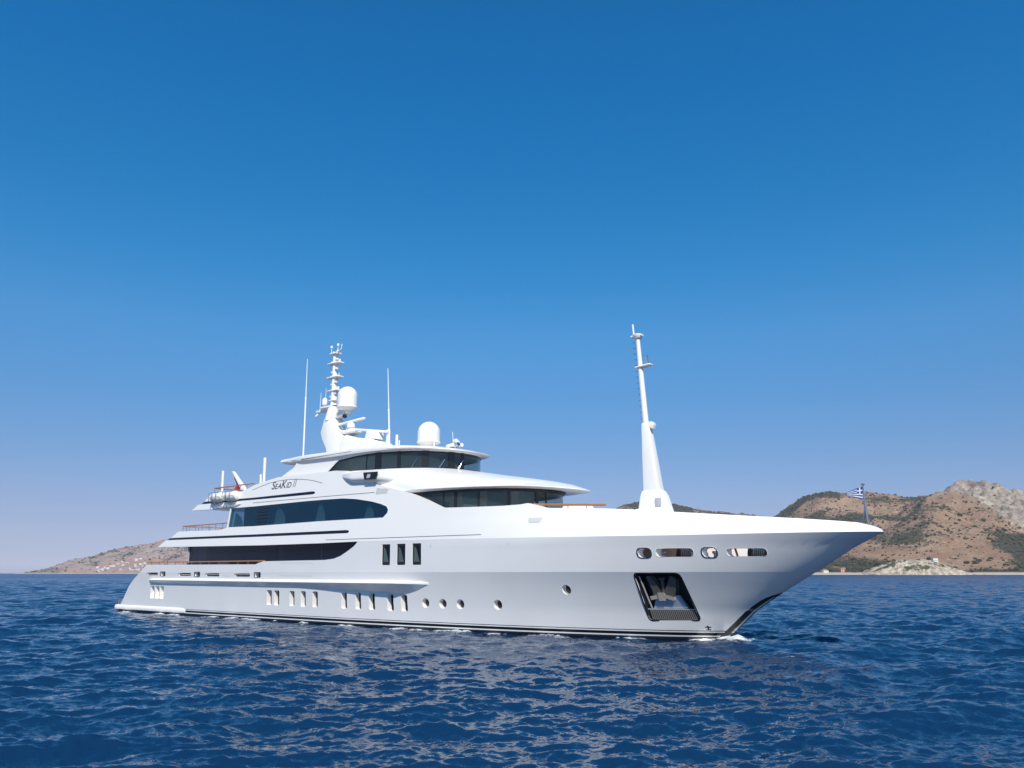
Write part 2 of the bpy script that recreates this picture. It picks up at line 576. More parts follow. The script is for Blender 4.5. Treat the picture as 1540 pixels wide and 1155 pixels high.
opens = [rrect(quad(a, b, z0, z1), .21, 6) for a, b, z0, z1 in [(47.98, 48.63, 3.71, 4.13), (48.86, 50.60, 3.73, 4.12), (50.98, 51.62, 3.70, 4.11), (52.04, 53.69, 3.73, 4.08)]]
anchor_poly = rrect([(47.62, 2.97), (47.80, .80), (50.03, .84), (49.75, 2.97)], .22, 6)

cut = []
for p in slots: cut.append((p, .35))
for p in vents3: cut.append((p, .30))
for p in port_polys: cut.append((p, .27))
for p in wins: cut.append((p, .06))
for p in hawse_s + hawse_q: cut.append((p, .30))
for p in opens: cut.append((p, 1.2))
cut.append((anchor_poly, 1.2))
s_steps = list(np.arange(-1, 26, 1.0)) + list(np.arange(26, 50, .5)) + list(np.arange(50, 56, .25)) + list(np.arange(56, 57.5, .12)) + list(np.arange(57.5, 58, .05))
z_steps = [-0.6, 0.0, .5, 1.0, 1.5, 2.0, 2.5, ZK, 3.5, 4.0, 4.4]
hull = bend_panel('hull', hull_poly, cut, 0.52, [HULLP, WHITE], [float(x) for x in s_steps], z_steps, yacht)

# transom and inner decks
m = MB()
st = [(-2.1, -1.2), (-1.3, .4), (-.7, 1.1), (0, 1.95), (.8, 2.54), (1.9, 3.1), (2.7, 3.55)]
vs_ = []
for u, z in st: vs_ += [V(u + .1, 4.3, z), V(u + .1, -4.3, z)]
m.add(vs_, [(2 * i, 2 * i + 1, 2 * i + 3, 2 * i + 2) for i in range(len(st) - 1)])
m.build('transom', HULLP, yacht)
m = MB()
ro = [(u, max(.0, side(u, 2.4) - .45), 2.55) for u in list(np.linspace(2.2, 30, 12))]
loft_rows([ro, row_center(ro)], m)
m.build('main_deck', TEAK, yacht)
m = MB()
ro = [(float(u), max(.0, side(float(u), 3.4) - .40), 3.45) for u in list(np.linspace(44.0, 55.3, 30))]
loft_rows([ro, row_center(ro)], m)
m.build('mooring_deck', TEAK, yacht)

# rub rail (ledge with a shaded underside) and its groove
def ledge(u):
    e = min(1.0, (u - 3.35) / .35, (35.2 - u) / 2.2)
    return max(0.0, e) ** .9
m = MB(); vs_ = []; fs = []
us = list(np.linspace(3.35, 32.8, 60)) + list(np.linspace(33.0, 35.2, 16))
for u in us:
    u = float(u); e = ledge(u); fw_ = smooth(23, 33, u)
    o_ = (.25 + .28 * fw_) * e
    zb = float(np.interp(u, [3.4, 18, 25, 30, 33.4, 34.2, 34.8, 35.2], [2.22, 2.13, 2.04, 1.94, 1.84, 1.98, 2.2, 2.42]))
    zt = 2.46 - .03 * smooth(3, 30, u)
    top = (.15 + .03 * fw_) * (.25 + .75 * e)
    for off, z in [(-.05, zt + top + .06), (.004, zt + top), (.35 * o_, zt + top * .55), (.85 * o_, zt + .05), (o_, zt), (o_ - .01 * e, zt - .025), (o_ - .05 * e, zt - .03), (o_ - .055 * e, zt - .045), (o_ - .02 * e, zt - .05), (o_ - .05 * e, zt - .065), (.42 * o_, zt + (zb - zt) * .62), (-.02, zb)]:
        vs_.append(surf(u, z, off))
nr = 12
for i in range(len(us) - 1):
    for k in range(nr - 1):
        fs.append((i * nr + k, (i + 1) * nr + k, (i + 1) * nr + k + 1, i * nr + k + 1))
m.add(vs_, fs)
m.build('rub_rail', WHITE, yacht, ang=28)

# swim platform wrapping the stern
m = MB()
pl = []
for k in range(14): pl.append((9.45 - k * .85, 4.63 + .16 * smooth(9.45, 8.6, 9.45 - k * .85)))
pl[0] = (9.5, 4.60)
pts = [(u, side(u, .3) + (.03 if i == 0 else .13)) for i, (u, _) in enumerate(pl)]
for k in range(1, 8):
    a = pi / 2 * k / 7
    pts.append((-1.6 - 1.3 * sin(a), 4.62 - .9 * (1 - cos(a))))
prof = [(-.10, .06), (-.02, .10), (0, .22), (-.02, .34), (-.08, .42), (-.2, .45)]
vs_ = []; fs = []
path = pts + [(u, -v) for u, v in pts[::-1]]
npth = len(path)
for i, (u, v) in enumerate(path):
    a = Vector(path[max(i - 1, 0)]); b = Vector(path[min(i + 1, npth - 1)])
    t = (b - a).normalized(); nrm = Vector((t.y, -t.x))
    if nrm.dot(Vector((u - 3, v))) < 0: nrm = -nrm
    for o_, z in prof: vs_.append(V(u + nrm.x * o_, v + nrm.y * o_, z))
npf = len(prof)
for i in range(npth - 1):
    for k in range(npf - 1):
        fs.append((i * npf + k, (i + 1) * npf + k, (i + 1) * npf + k + 1, i * npf + k + 1))
fs.append(tuple(i * npf + npf - 1 for i in range(npth)))
fs.append(tuple(i * npf for i in range(npth))[::-1])
fs.append(tuple(range(npf)))
m.add(vs_, fs)
plat = m.build('swim_platform', WHITE, yacht, ang=40)
for P_, r_ in (([V(-2.2, 4.2, .45), V(-2.2, 4.2, .78), V(-2.05, 4.2, .78)], .03), ([V(-1.75, 4.2, .45), V(-1.75, 4.2, .72)], .04)):
    m = MB(); m.tube(P_, r_); m.build('cleat', TEAK, plat)

# stem guard
m = MB(); vs_ = []; fs = []
zs = np.linspace(-.5, 2.12, 24)
for z in zs:
    z = float(z)
    wd = .55 * smooth(2.14, 1.75, z) ** .5 + .03
    us_ = stem(z) + .012
    for sg in (1, -1):
        for f in (0.0, .35, .7, 1.0):
            uu = us_ - wd * f * (.55)
            vs_.append(V(uu, sg * (side(min(uu, stem(z) - 1e-4), z) + .012 if f > 0 else 0.0), z))
for i in range(len(zs) - 1):
    for sg in (0, 4):
        for k in range(3):
            a = i * 8 + sg + k; b = a + 8
            fs.append((a, a + 1, b + 1, b))
m.add(vs_, fs)
m.build('stem_guard', BLACK, yacht)

# teak cap rail with its short stanchions
m = MB()
us = np.linspace(2.75, 19.35, 40)
vs_ = []; fs = []
for u in us:
    u = float(u)
    for o_, z in [(-.22, 3.80), (.03, 3.80), (.03, 3.875), (-.22, 3.875)]: vs_.append(surf(u, z - .02 * u / 19, o_))
for i in range(len(us) - 1):
    for k in range(4):
        fs.append((i * 4 + k, i * 4 + (k + 1) % 4, (i + 1) * 4 + (k + 1) % 4, (i + 1) * 4 + k))
fs += [(0, 1, 2, 3), tuple(len(vs_) - 4 + k for k in (3, 2, 1, 0))]
m.add(vs_, fs)
cap = m.build('cap_rail', TEAK, yacht)
for u in list(np.arange(3.4, 19, 1.28)) + [13.9, 14.3, 14.6]:
    u = float(u)
    m = MB(); m.tube([surf(u, 3.55, -.1), surf(u, 3.80, -.1)], .028, 6)
    m.build('stanchion', STEEL, cap)

# hull openings: panes and rims
for p in slots:
    patch('slot_window', p, -.315, GLASSD, yacht, .02)
for p, (u, z, r) in zip(port_polys, ports):
    g = patch('porthole', p, -.235, BLACK, yacht, .02)
    ring('porthole_rim', ellipse(u, z, r * .8, r * .78, 24), .06, -.22, STEEL, g, .03)
for p in wins:
    f = patch('hull_window', p, -.045, BLACK, yacht, .012)
    uu = [q[0] for q in p]; u0, u1 = min(uu), max(uu)
    patch('pane', rrect(quad(u0 + .12, u1 - .1, 3.60, 4.54, -.015), .04), -.035, GLASSD, f, .012)
    c = patch('curtain', [(u0 + .13, 3.62), (u1 - .14, 3.62), (u0 + .3, 4.35), (u0 + .14, 4.5)], -.030, pmat('slate_curtain', (.07, .095, .095), .7), f, .003)
for p in hawse_s:
    o = patch('mooring_slot', p, -.28, BLACK, yacht, .02)
    uu = [q[0] for q in p]
    ring('slot_rim', p, .02, .006, STEEL, o, .03)
    mm = MB(); mm.tube([surf(min(uu) + .25, 2.9, -.2), surf(max(uu) - .3, 2.9, -.2)], .045, 8)
    mm.build('roller', STEEL, o)
for p in hawse_q:
    o = patch('fairlead', p, -.28, BLACK, yacht, .02)
    ring('fairlead_rim', p, .05, .03, BLACK, o, .05)
    uc = sum(q[0] for q in p) / len(p); zc = sum(q[1] for q in p) / len(p)
    mm = MB(); mm.tube([surf(uc - .06, zc - .13, -.12), surf(uc - .06, zc + .13, -.12)], .05, 8)
    mm.tube([surf(uc + .12, zc - .13, -.16), surf(uc + .12, zc + .13, -.16)], .04, 8)
    mm.build('roller', STEEL, o)
for i, p in enumerate(opens):
    o = MB()
    if i in (0, 2):
        ring('', p, .05, .02, None, None, .06, mb=o)
        o.build('fairlead_rim', STEEL, yacht)
    else:
        ring('', p, .035, .008, None, None, .04, mb=o)
        o.build('opening_rim', WHITE, yacht)

# thruster mark near the stem and waterline fittings
m = MB()
patch('', quad(50.21, 50.27, .40, .60), .008, None, None, .006, mb=m)
patch('', quad(50.12, 50.36, .505, .55), .009, None, None, .006, mb=m)
patch('', quad(50.14, 50.34, .40, .43), .0095, None, None, .006, mb=m)
m.build('thruster_mark', BLACK, yacht)

# mooring gear on the foredeck, seen through the openings
for u, v in ((48.3, 1.6), (50.9, 1.2), (51.4, .9)):
    m = MB()
    m.tube([V(u, v, 3.45), V(u, v, 3.95)], .1, 12); m.lathe([(.1, .42), (.16, .46), (.16, .56)], V(u, v, 3.45), 12)
    m.build('bollard', WHITE2, yacht)
for u, v in ((49.6, 1.3), (52.9, .6)):
    w_ = MB()
    w_.tube([V(u - .5, v, 3.85), V(u + .5, v, 3.85)], .24, 14)
    w_.tube([V(u - .55, v, 3.85), V(u - .5, v, 3.85)], .36, 14); w_.tube([V(u + .5, v, 3.85), V(u + .55, v, 3.85)], .36, 14)
    w_.box(V(u, v - .5, 3.75), (.9, .5, .6)); w_.box(V(u + .7, v, 3.7), (.3, .5, .5))
    wo = w_.build('mooring_winch', BROWN, yacht, bevel=.02)
    r_ = MB()
    for k in range(7): r_.lathe([(.25, -.03), (.29, 0), (.25, .03)], (0, 0, 0), 12)
    r_.v = []; r_.f = []; r_.mi = []
    for k in range(6):
        pts_ = [V(u - .3 + k * .1, v + .27 * cos(a), 3.85 + .27 * sin(a)) for a in np.linspace(0, 2 * pi, 14)]
        r_.tube(pts_, .035, 5)
    r_.build('rope', pmat('rope', (.55, .50, .42), .9, var=.2), wo)
for c_, d_ in ((V(50.3, 1.9, 3.7), (.5, .3, .5)), (V(53.3, .2, 3.7), (.6, .5, .45))):
    m = MB(); m.box(c_, d_); m.build('deck_locker', WHITE2, yacht, bevel=.03)
for a_, b_ in ((V(52.3, 1.75, 3.5), V(52.05, 1.7, 4.3)), (V(48.1, 1.9, 3.5), V(48.2, 2.0, 4.3))):
    m = MB(); m.tube([a_, b_], .05, 6); m.build('boat_hook', TEAK, yacht)

# ------------------------------------------------------------------ anchor pocket
pk = MB()
# recess box behind the outline
dep = 0.95
A = densify(anchor_poly, .3)
vs_ = [surf(u, z, -.02) for u, z in A] + [V(u * .9 + 48.8 * .1, side(u, z) - dep * (.55 + .15 * (z - 1)), z * .92 + .15) for u, z in A]
n_ = len(A)
pk.add(vs_, [(i, (i + 1) % n_, n_ + (i + 1) % n_, n_ + i) for i in range(n_)] + [tuple(range(n_, 2 * n_))])
pocket = pk.build('anchor_pocket', pmat('pocket_steel', (.035, .042, .05), .35, metal=.5, var=.4, vscale=3), yacht, ang=30, recalc=False)
ring('pocket_rim', anchor_poly, .06, .012, BLACK, pocket, .05)
def bar(mb, a, b, w_, off, thick=.05, mi=0):
    """flat bar on the side surface between two (u, z) points"""
    a = Vector(a); b = Vector(b); t = (b - a).normalized(); q = Vector((-t.y, t.x)) * w_ * .5
    P = [a - q, b - q, b + q, a + q]
    mb.hexa([surf(p.x, p.y, off - thick) for p in P] + [surf(p.x, p.y, off) for p in P])
g = MB()
for k in range(24):
    f = (k + .5) / 24
    a = (47.86 + (49.93 - 47.86) * f, 1.30); b = (47.90 + (50.0 - 47.90) * f, .84)
    bar(g, a, b, .034, -.06, .05)
g.build('grille', pmat('grille_grey', (.17, .165, .155), .45), pocket)
g = MB()
patch('', [(47.80, .80), (50.04, .84), (49.93, 1.31), (47.75, 1.31)], -.20, None, None, .03, mb=g)
g.build('grille_backing', BLACK, pocket)
g = MB()
P = [(48.0, 1.34), (49.55, 1.36), (49.30, 1.98), (48.22, 1.90)]
g.hexa([surf(p[0], p[1], o_) for o_ in (-.45,) for p in P] + [surf(p[0], p[1], -.22 - .12 * (p[1] - 1.3)) for p in P])
g.build('chafe_plate', PLATE, pocket)
g = MB()
for a, b in [((47.78, 2.85), (47.98, 1.3)), ((49.78, 2.8), (49.90, 1.3)), ((47.75, 1.33), (49.95, 1.33))]:
    bar(g, a, b, .05, -.12, .04)
g.build('pocket_stiffener', GREYM, pocket)

anchor = empty('anchor', (0, 0, 0), 0, 'dark galvanised double-fluke anchor stowed in the open bow pocket above its grille', 'anchor')
anchor.location = to_world(48.6, 2.0, 1.75); anchor.rotation_euler = (0, 0, YROT)
AOFF = Vector(V(48.6, 2.0, 1.75))
def shift(mb):
    mb.v = [tuple(Vector(p) - AOFF) for p in mb.v]; return mb
def slab_uz(mb, P, o0, o1, mi=0):
    n = len(P)
    vs_ = [surf(p[0], p[1], o0) for p in P] + [surf(p[0], p[1], o1) for p in P]
    fs = [tuple(range(n)), tuple(range(n, 2 * n))[::-1]] + [(i, (i + 1) % n, n + (i + 1) % n, n + i) for i in range(n)]
    mb.add(vs_, fs, mi)
f1 = MB(); slab_uz(f1, [(48.10, 2.82), (48.28, 2.86), (48.40, 2.55), (48.56, 2.15), (48.50, 1.86), (48.20, 1.84), (48.22, 2.2)], -.50, -.18)
shift(f1).build('fluke', ANCHOR, anchor, bevel=.03)
f1 = MB(); slab_uz(f1, [(49.24, 2.84), (49.40, 2.72), (49.28, 2.3), (49.12, 1.94), (48.80, 1.90), (48.76, 2.15), (49.0, 2.5)], -.50, -.18)
shift(f1).build('fluke', ANCHOR, anchor, bevel=.03)
f1 = MB(); f1.tube([surf(48.72, 2.72, -.34), surf(48.62, 1.9, -.28)], [.085, .10], 8)
f1.tube([surf(48.58, 2.72, -.32), surf(48.86, 2.74, -.32)], .06, 8)
shift(f1).build('shank', ANCHOR, anchor)
f1 = MB()
slab_uz(f1, [(48.05, 1.90), (48.42, 1.98), (48.46, 1.86), (48.07, 1.77)], -.42, -.10)
slab_uz(f1, [(48.78, 1.98), (49.10, 1.88), (49.08, 1.74), (48.74, 1.86)], -.42, -.10)
slab_uz(f1, [(48.47, 2.08), (48.74, 2.08), (48.72, 1.74), (48.44, 1.74)], -.42, -.06)
shift(f1).build('crown', ANCHORL, anchor, bevel=.025)

# ================================================================== SUPERSTRUCTURE SIDE
wall_poly = [(4.27, 5.03), (9.0, 4.97), (18.8, 4.86), (25.5, 4.85), (29.22, zS(29.22) + .004)]
for u in np.linspace(30, 57, 40): wall_poly.append((float(u), zS(float(u)) + .004))
for t in (.3, .55, .75, .9, 1.0):
    u = 57 + 1.14 * t; wall_poly.append((min(u, stem(4.73)), zS(u) + .008))
wall_poly += [(58.0, 4.86), (57.7, 5.00), (57.3, 5.12), (56.6, 5.20), (55.15, 5.34), (52.55, 5.56), (49.9, 5.80), (47.4, 6.03), (46.0, 6.13), (44.9, 6.18), (44.1, 6.22),
              (42.9, 6.27), (42.3, 6.45), (41.7, 6.58), (41.3, 6.53), (40.2, 6.5), (38.67, 6.52), (37.2, 6.55), (36.07, 6.58), (35.6, 6.76), (34.73, 7.11), (33.9, 7.40), (33.1, 7.65), (31.57, 8.04), (30.16, 8.34), (29.4, 8.66), (28.6, 9.05), (27.6, 9.34), (26.3, 9.46),
              (25.0, 9.47), (19.94, 9.51), (18.31, 9.31), (17.2, 9.14), (15.68, 8.79), (11.76, 8.74), (11.19, 8.72), (10.57, 8.33), (10.16, 8.14), (9.68, 8.14), (8.81, 7.73),
              (11.51, 7.68), (14.42, 7.62), (14.35, 6.22), (13.3, 6.07), (7.22, 6.17), (6.16, 5.70), (5.76, 5.54), (5.42, 5.53)]
uglass = [(14.48, 6.24), (14.56, 7.62), (17.34, 7.60), (23.51, 7.64), (25.56, 7.63), (27.35, 7.60), (28.67, 7.48), (30.14, 7.25), (31.0, 7.05), (31.5, 6.88), (31.66, 6.68), (31.62, 6.5), (31.28, 6.23), (24.76, 6.25), (17.7, 6.20)]
slit1 = [(5.4, 5.54), (5.8, 5.70), (17.84, 5.63), (28.05, 5.60), (28.22, 5.57), (28.32, 5.49), (28.22, 5.42), (28.05, 5.40), (17.89, 5.45)]
slit2 = [(9.9, 8.145), (10.3, 8.33), (17.18, 8.24), (24.1, 8.26), (24.33, 8.22), (24.41, 8.15), (24.33, 8.08), (24.1, 8.05), (17.2, 8.08)]
swall = bend_panel('superstructure_side', wall_poly,
                   [(uglass, .6), (slit1, .14), (slit2, .14)],
                   0.30, [WHITE], [float(x) for x in list(np.arange(5, 26, 1.0)) + list(np.arange(26, 50, .5)) + list(np.arange(50, 56, .25)) + list(np.arange(56, 58, .12))],
                   [4.95, 5.3, 5.8, 6.2, 6.6, 7.2, 7.8, 8.4, 9.0], yacht)
def inset(poly, g):
    cu = sum(p[0] for p in poly) / len(poly); cz = sum(p[1] for p in poly) / len(poly)
    return poly
patch('accent_stripe', slit1, -.12, NAVY, yacht, .015)
patch('accent_stripe', slit2, -.12, NAVY, yacht, .015)
ug = patch('upper_deck_window', uglass, -.05, GLASS, yacht, .02)
for u in (19.5, 22.8, 28.15):
    mm = MB(); bar(mm, (u, 6.24), (u + .02, 7.6), .045, -.073, .02); mm.build('mullion', NAVY, ug)
lv = MB()
for k in range(6):
    z = 7.42 - k * .225
    patch('', [(18.1 - .01 * k, z - .045), (19.35 - .02 * k, z - .045), (19.37 - .02 * k, z + .045), (18.12 - .01 * k, z + .045)], -.012, None, None, .03, mb=lv)
lv.build('louvre', BLACK, ug)
lb = patch('louvre_panel', [(17.95, 6.22), (19.5, 6.22), (19.6, 7.58), (18.05, 7.58)], -.042, pmat('slate_panel', (.012, .035, .065), .5, spec=.2), ug, .006)
for u0, w_, h_, lean in ((19.75, 1.3, 1.25, .2), (24.35, 1.0, 1.3, .3), (29.2, .9, 1.0, .35), (14.7, 1.2, 1.0, .1)):
    c = MB(); slab_uz(c, [(u0, 6.26), (u0 + w_, 6.26), (u0 + w_ * .92, 6.26 + h_ * .35), (u0 + w_ * .62, 6.26 + h_ * .72), (u0 + lean, 6.3 + h_)], -.34, -.30)
    c.build('curtain', CURTAIN, ug)

# main deck windows under the first overhang
mg = [(8.9, 3.4), (8.86, 4.99), (18.8, 4.92), (25.5, 4.90), (29.35, 4.92), (29.0, 4.55), (28.5, 4.25), (27.8, 3.9), (27.0, 3.6), (26.1, 3.4)]
mw = patch('main_deck_window', mg, -.34, GLASSD, yacht, .02)
for u, w_ in ((11.9, .03), (16.2, .03), (20.5, .03), (25.35, .16)):
    mm = MB(); bar(mm, (u, 3.4), (u, 4.93), w_, -.33, .03); mm.build('mullion', BLACK, mw)
mm = MB(); bar(mm, (8.82, 3.4), (8.79, 5.0), .16, -.25, .4); mm.build('window_post', GREYM, mw)

# decks (solid slabs between the sides) and dark cores behind the glass
def deck(name, ua, ub, z0, z1, mat, inset_=.28, ztest=None):
    m = MB()
    us = np.linspace(ua, ub, 30)
    r0 = [(float(u), max(0.02, side(float(u), ztest or z0) - inset_), z0) for u in us]
    r1 = [(u, v, z1) for u, v, z in r0]
    loft_rows([row_center(r0), r0, r1, row_center(r1)], m, cap_aft=True)
    return m.build(name, mat, yacht, ang=40)
deck('overhang_deck', 5.9, 43.6, 5.08, 5.75, WHITE, .28, 5.4)
deck('bridge_deck', 10.4, 32.0, 7.74, 8.40, WHITE, .28, 8.0)
def fore_deck():
    m = MB()
    us = np.linspace(40.0, 48.4, 16)
    r0 = [(float(u), max(0.02, side(float(u), 5.4) - .28), 5.55) for u in us]
    r1 = [(u, v - .05, 5.95) for u, v, z in r0]
    loft_rows([row_center(r0), r0, r1, row_center(r1)], m, cap_aft=True)
    return m.build('foredeck', WHITE, yacht, ang=40)
fore_deck()
m = MB()
for ua, ub, z0, z1, hv in ((9.5, 29.5, 2.6, 5.05, 3.3), (14.8, 33.0, 5.78, 7.72, 2.6)):
    m.box(V((ua + ub) / 2, 0, (z0 + z1) / 2), (ub - ua, 2 * hv, z1 - z0))
m.box(V(15.75, 0, 6.75), (.2, 8.3, 1.9))
m.build('cabin_core', INTER, yacht)

# fine seams, vents
def seam(pts, w_=.035, off=.004):
    m = MB()
    for a, b in zip(pts[:-1], pts[1:]):
        k_ = max(1, int((b[0] - a[0]) / .5))
        for i in range(k_):
            f0, f1 = i / k_, (i + 1) / k_ + .02
            bar(m, (a[0] + (b[0] - a[0]) * f0, a[1] + (b[1] - a[1]) * f0), (a[0] + (b[0] - a[0]) * f1, a[1] + (b[1] - a[1]) * f1), w_, off + .003 + .001 * (i % 2), .03)
    m.build('seam', LINE, yacht)
seam([(26.1, 5.04), (30, 5.03), (34, 5.02), (38.9, 5.01)])
seam([(17.3, 7.86), (21, 7.85), (26, 7.83), (30.2, 7.80)])
seam([(17.03, 8.80), (18.2, 9.03), (19.23, 9.18), (20.2, 9.24), (21.04, 9.25), (22.0, 9.22), (22.82, 9.15), (23.6, 9.05), (24.23, 8.93), (25.03, 8.74)])
def hatch(pts, w_=.014):
    m = MB()
    for a, b in zip(pts[:-1], pts[1:]):
        k_ = max(1, int(abs(b[0] - a[0]) / .5))
        for i in range(k_):
            f0, f1 = i / k_, (i + 1) / k_
            bar(m, (a[0] + (b[0] - a[0]) * f0, a[1] + (b[1] - a[1]) * f0), (a[0] + (b[0] - a[0]) * f1, a[1] + (b[1] - a[1]) * f1), w_, .005, .02)
    m.build('hatch_seam', SEAML, yacht)
SEAML = pmat('hatch_gap', (.38, .38, .40), .5)
hatch([(21.35, 3.64), (24.9, 3.62), (24.9, 2.80), (21.35, 2.82)])
hatch([(25.56, 3.78), (25.58, 2.72)])
hatch([(14.6, 2.78), (15.5, 2.78)], .025)
for nm, P in (('side_vent', [(30.42, 7.66), (31.4, 7.70), (31.55, 7.92), (30.5, 8.06)]), ('bow_vent', [(41.95, 5.52), (42.62, 5.53), (42.7, 5.79), (41.9, 5.78)])):
    g = MB(); patch('', rrect(P, .06), .004, None, None, .01, mb=g)
    vt = g.build(nm, GREYM, yacht)
    g = MB()
    z0 = min(p[1] for p in P); z1 = max(p[1] for p in P); u0 = min(p[0] for p in P); u1 = max(p[0] for p in P)
    k = 0
    zz = z0 + .05
    while zz < z1 - .03:
        bar(g, (u0 + .06, zz), (u1 - .06 - (.12 if zz > z0 + .25 else 0), zz), .028, .015, .012); zz += .055
    g.build('slat', WHITE, vt)

# name lettering
def glyphs():
    mb = MB()
    def put(ch, u, z, size, sx=1.0):
        cu = bpy.data.curves.new('tmp_text', 'FONT'); cu.body = ch; cu.size = size; cu.offset = .004
        o = bpy.data.objects.new('tmp_text', cu); COL.objects.link(o)
        dg = bpy.context.evaluated_depsgraph_get()
        me = bpy.data.meshes.new_from_object(o.evaluated_get(dg))
        xs = [q.co.x for q in me.vertices]
        x0, x1 = min(xs), max(xs)
        P = []
        for q in me.vertices:
            x = (q.co.x - x0) * sx; y = q.co.y
            P.append((u + x + y * .26, z + y - (u + x - 19.4) * .0))
        vs_ = [surf(p[0], p[1], .012) for p in P]
        fs = [tuple(pl.vertices) for pl in me.polygons]
        mb.add(vs_, fs)
        bpy.data.objects.remove(o); bpy.data.meshes.remove(me); bpy.data.curves.remove(cu)
        return (x1 - x0) * sx
    u = 19.36; base = 8.69
    for ch, sz, gap, sx in (('S', .76, .06, 1.1), ('E', .52, .06, 1.2), ('A', .52, .02, 1.2), ('K', .76, .05, 1.1), ('I', .52, .09, .9), ('D', .52, .24, 1.2), ('I', .76, .14, .6), ('I', .76, .1, .6)):
        u += put(ch, u, base, sz, sx) + gap
    return mb
nm = glyphs().build('name_lettering', pmat('letter_black', (.02, .02, .025), .35), yacht, recalc=False)

# bridge wing pod
m = MB(); vs_ = []; fs = []
us = np.linspace(26.9, 33.2, 40)
prow = 9
for u in us:
    u = float(u)
    e = smooth(26.85, 28.4, u) ** .55 * (1 - smooth(30.4, 32.8, u))
    zb = float(np.interp(u, [26.9, 27.24, 28.3, 29.8, 31.5, 33.2], [8.97, 8.78, 8.46, 8.38, 8.28, 8.05]))
    zt = float(np.interp(u, [26.9, 29, 31, 33.2], [9.12, 9.20, 9.16, 8.6]))
    for k in range(prow):
        f = k / (prow - 1)
        z = zt + .06 + (zb - zt - .06) * f
        bulge = .36 * e * min(1, f / .10) * (1 - max(0, (f - .62) / .38) ** 1.8)
        base = -side(28.5, 8.7) if False else 0
        vs_.append(surf(u, z, bulge - .06 - .40 * smooth(29.8, 32.6, u)))
for i in range(len(us) - 1):
    for k in range(prow - 1):
        fs.append((i * prow + k, i * prow + k + 1, (i + 1) * prow + k + 1, (i + 1) * prow + k))
m.add(vs_, fs)
pod = m.build('bridge_wing_pod', WHITE, yacht, ang=40)
g = MB(); slab_uz(g, rrect([(29.62, 8.60), (30.62, 8.58), (30.80, 9.02), (29.45, 9.06)], .05), .30, .335)
pw = g.build('pod_window', BLACK, pod)
g = MB(); slab_uz(g, rrect([(29.80, 8.68), (30.12, 8.68), (30.16, 8.92), (29.86, 8.92)], .03), .33, .342)
g.build('control_console', GREYM, pw)

# ================================================================== FORWARD HOUSE, BROW, BRIDGE
# upper-deck front windows (rounded in plan)
FH = dict(ua=33.0, u0=33.0, uf=40.5, b=4.1, p=2.6, na=1, nf=40)
g = MB()
loft_rows([outline(z=6.0, **FH), outline(z=7.66, **FH)], g)
fw = g.build('front_saloon_window', GLASSC, yacht, ang=30)
def on_outline(u, uf, b, p, u0, d=0.0):
    """point and tangent on a rounded outline"""
    def pt(x):
        if x <= u0: return Vector((x, b))
        t = min(1.0, (x - u0) / (uf - u0)); return Vector((x, b * math.sqrt(max(0, 1 - t ** p))))
    a = pt(u); t = (pt(min(u + .01, uf)) - pt(u - .01)).normalized()
    nrm = Vector((-t.y, t.x))
    if nrm.x < 0 and nrm.y < 0: nrm = -nrm
    return a + nrm * d, t, nrm
def vbar(mb, u, uf, b, p, u0, z0, z1, w_, d=.03, lean=0.0):
    a, t, nrm = on_outline(u, uf, b, p, u0)
    P = []
    for z, du in ((z0, 0), (z1, lean)):
        for so, do in ((-1, -.02), (1, -.02), (1, d), (-1, d)):
            q = a + t * (so * w_ / 2 + du) + nrm * do
            P.append(V(q.x, q.y, z))
    mb.hexa(P)
for u, w_ in ((35.63, .10), (36.45, .18), (37.82, .12), (39.28, .20), (40.25, .18), (40.44, .10)):
    q = MB(); vbar(q, u, 40.5, 4.1, 2.6, 33.0, 6.0, 7.62, w_); q.build('mullion', BLACK, fw)
g = MB()
FHi = dict(FH); FHi['uf'] = 40.55; FHi['b'] = 4.14
FHo = dict(FH); FHo['uf'] = 40.48; FHo['b'] = 4.08
loft_rows([outline(z=7.47, **FHi), outline(z=7.64, **FHi)], g)
loft_rows([outline(z=6.0, **FHi), outline(z=6.60, **FHi)], g)
g.build('window_frame', BLACK, fw)
# saloon inside: dark floor, back wall with pale panels
g = MB()
core = outline(33.0, 33.0, 38.4, 2.7, 2.6, 5.8, 1, 24)
loft_rows([core, [(u, v, 7.7) for u, v, z in core]], g)
g.build('saloon_core', INTERM, yacht)
for u, sw in ((37.1, .9), (38.55, 1.1), (39.75, .9)):
    q = MB(); vbar(q, u, 40.2, 3.8, 2.6, 33.0, 6.1, 7.5, sw, .0)
    q.build('blind', pmat('saloon_blind', (.13, .17, .17), .85, var=.1), fw)
q = MB(); slab_uz(q, [(32.9, 7.66), (36.0, 6.58), (36.0, 6.9), (34.0, 7.62)], -.62, -.58)
q.build('side_screen', GLASSD, fw)

# brow: visor lip and the cowl rising to the bridge windows
LIP = dict(ua=22.0, u0=33.0, uf=42.6, b=4.40, p=2.4, na=10, nf=40)
def zlip(u): return float(np.interp(u, [33, 34.8, 38, 40.4, 41.4, 42.1, 42.6], [7.74, 7.72, 7.68, 7.65, 7.60, 7.55, 7.51]))
def zsol(u): return zlip(u) + .0
rows = []
rin = outline(22.0, 33.0, 40.7, 4.2, 2.6, 7.62, 10, 40)
lip0 = outline(zfun=lambda u: zlip(u), z=0, **LIP)
L2 = dict(LIP); L2['uf'] = 42.59; L2['b'] = 4.41
lip1 = outline(zfun=lambda u: zlip(u) + .045, z=0, **L2)
specs = [(42.4, 4.40, 7.64), (41.6, 4.38, 7.91), (40.5, 4.34, 8.15), (39.1, 4.28, 8.40), (37.3, 4.18, 8.70), (35.5, 4.05, 9.02), (34.5, 3.95, 9.20)]
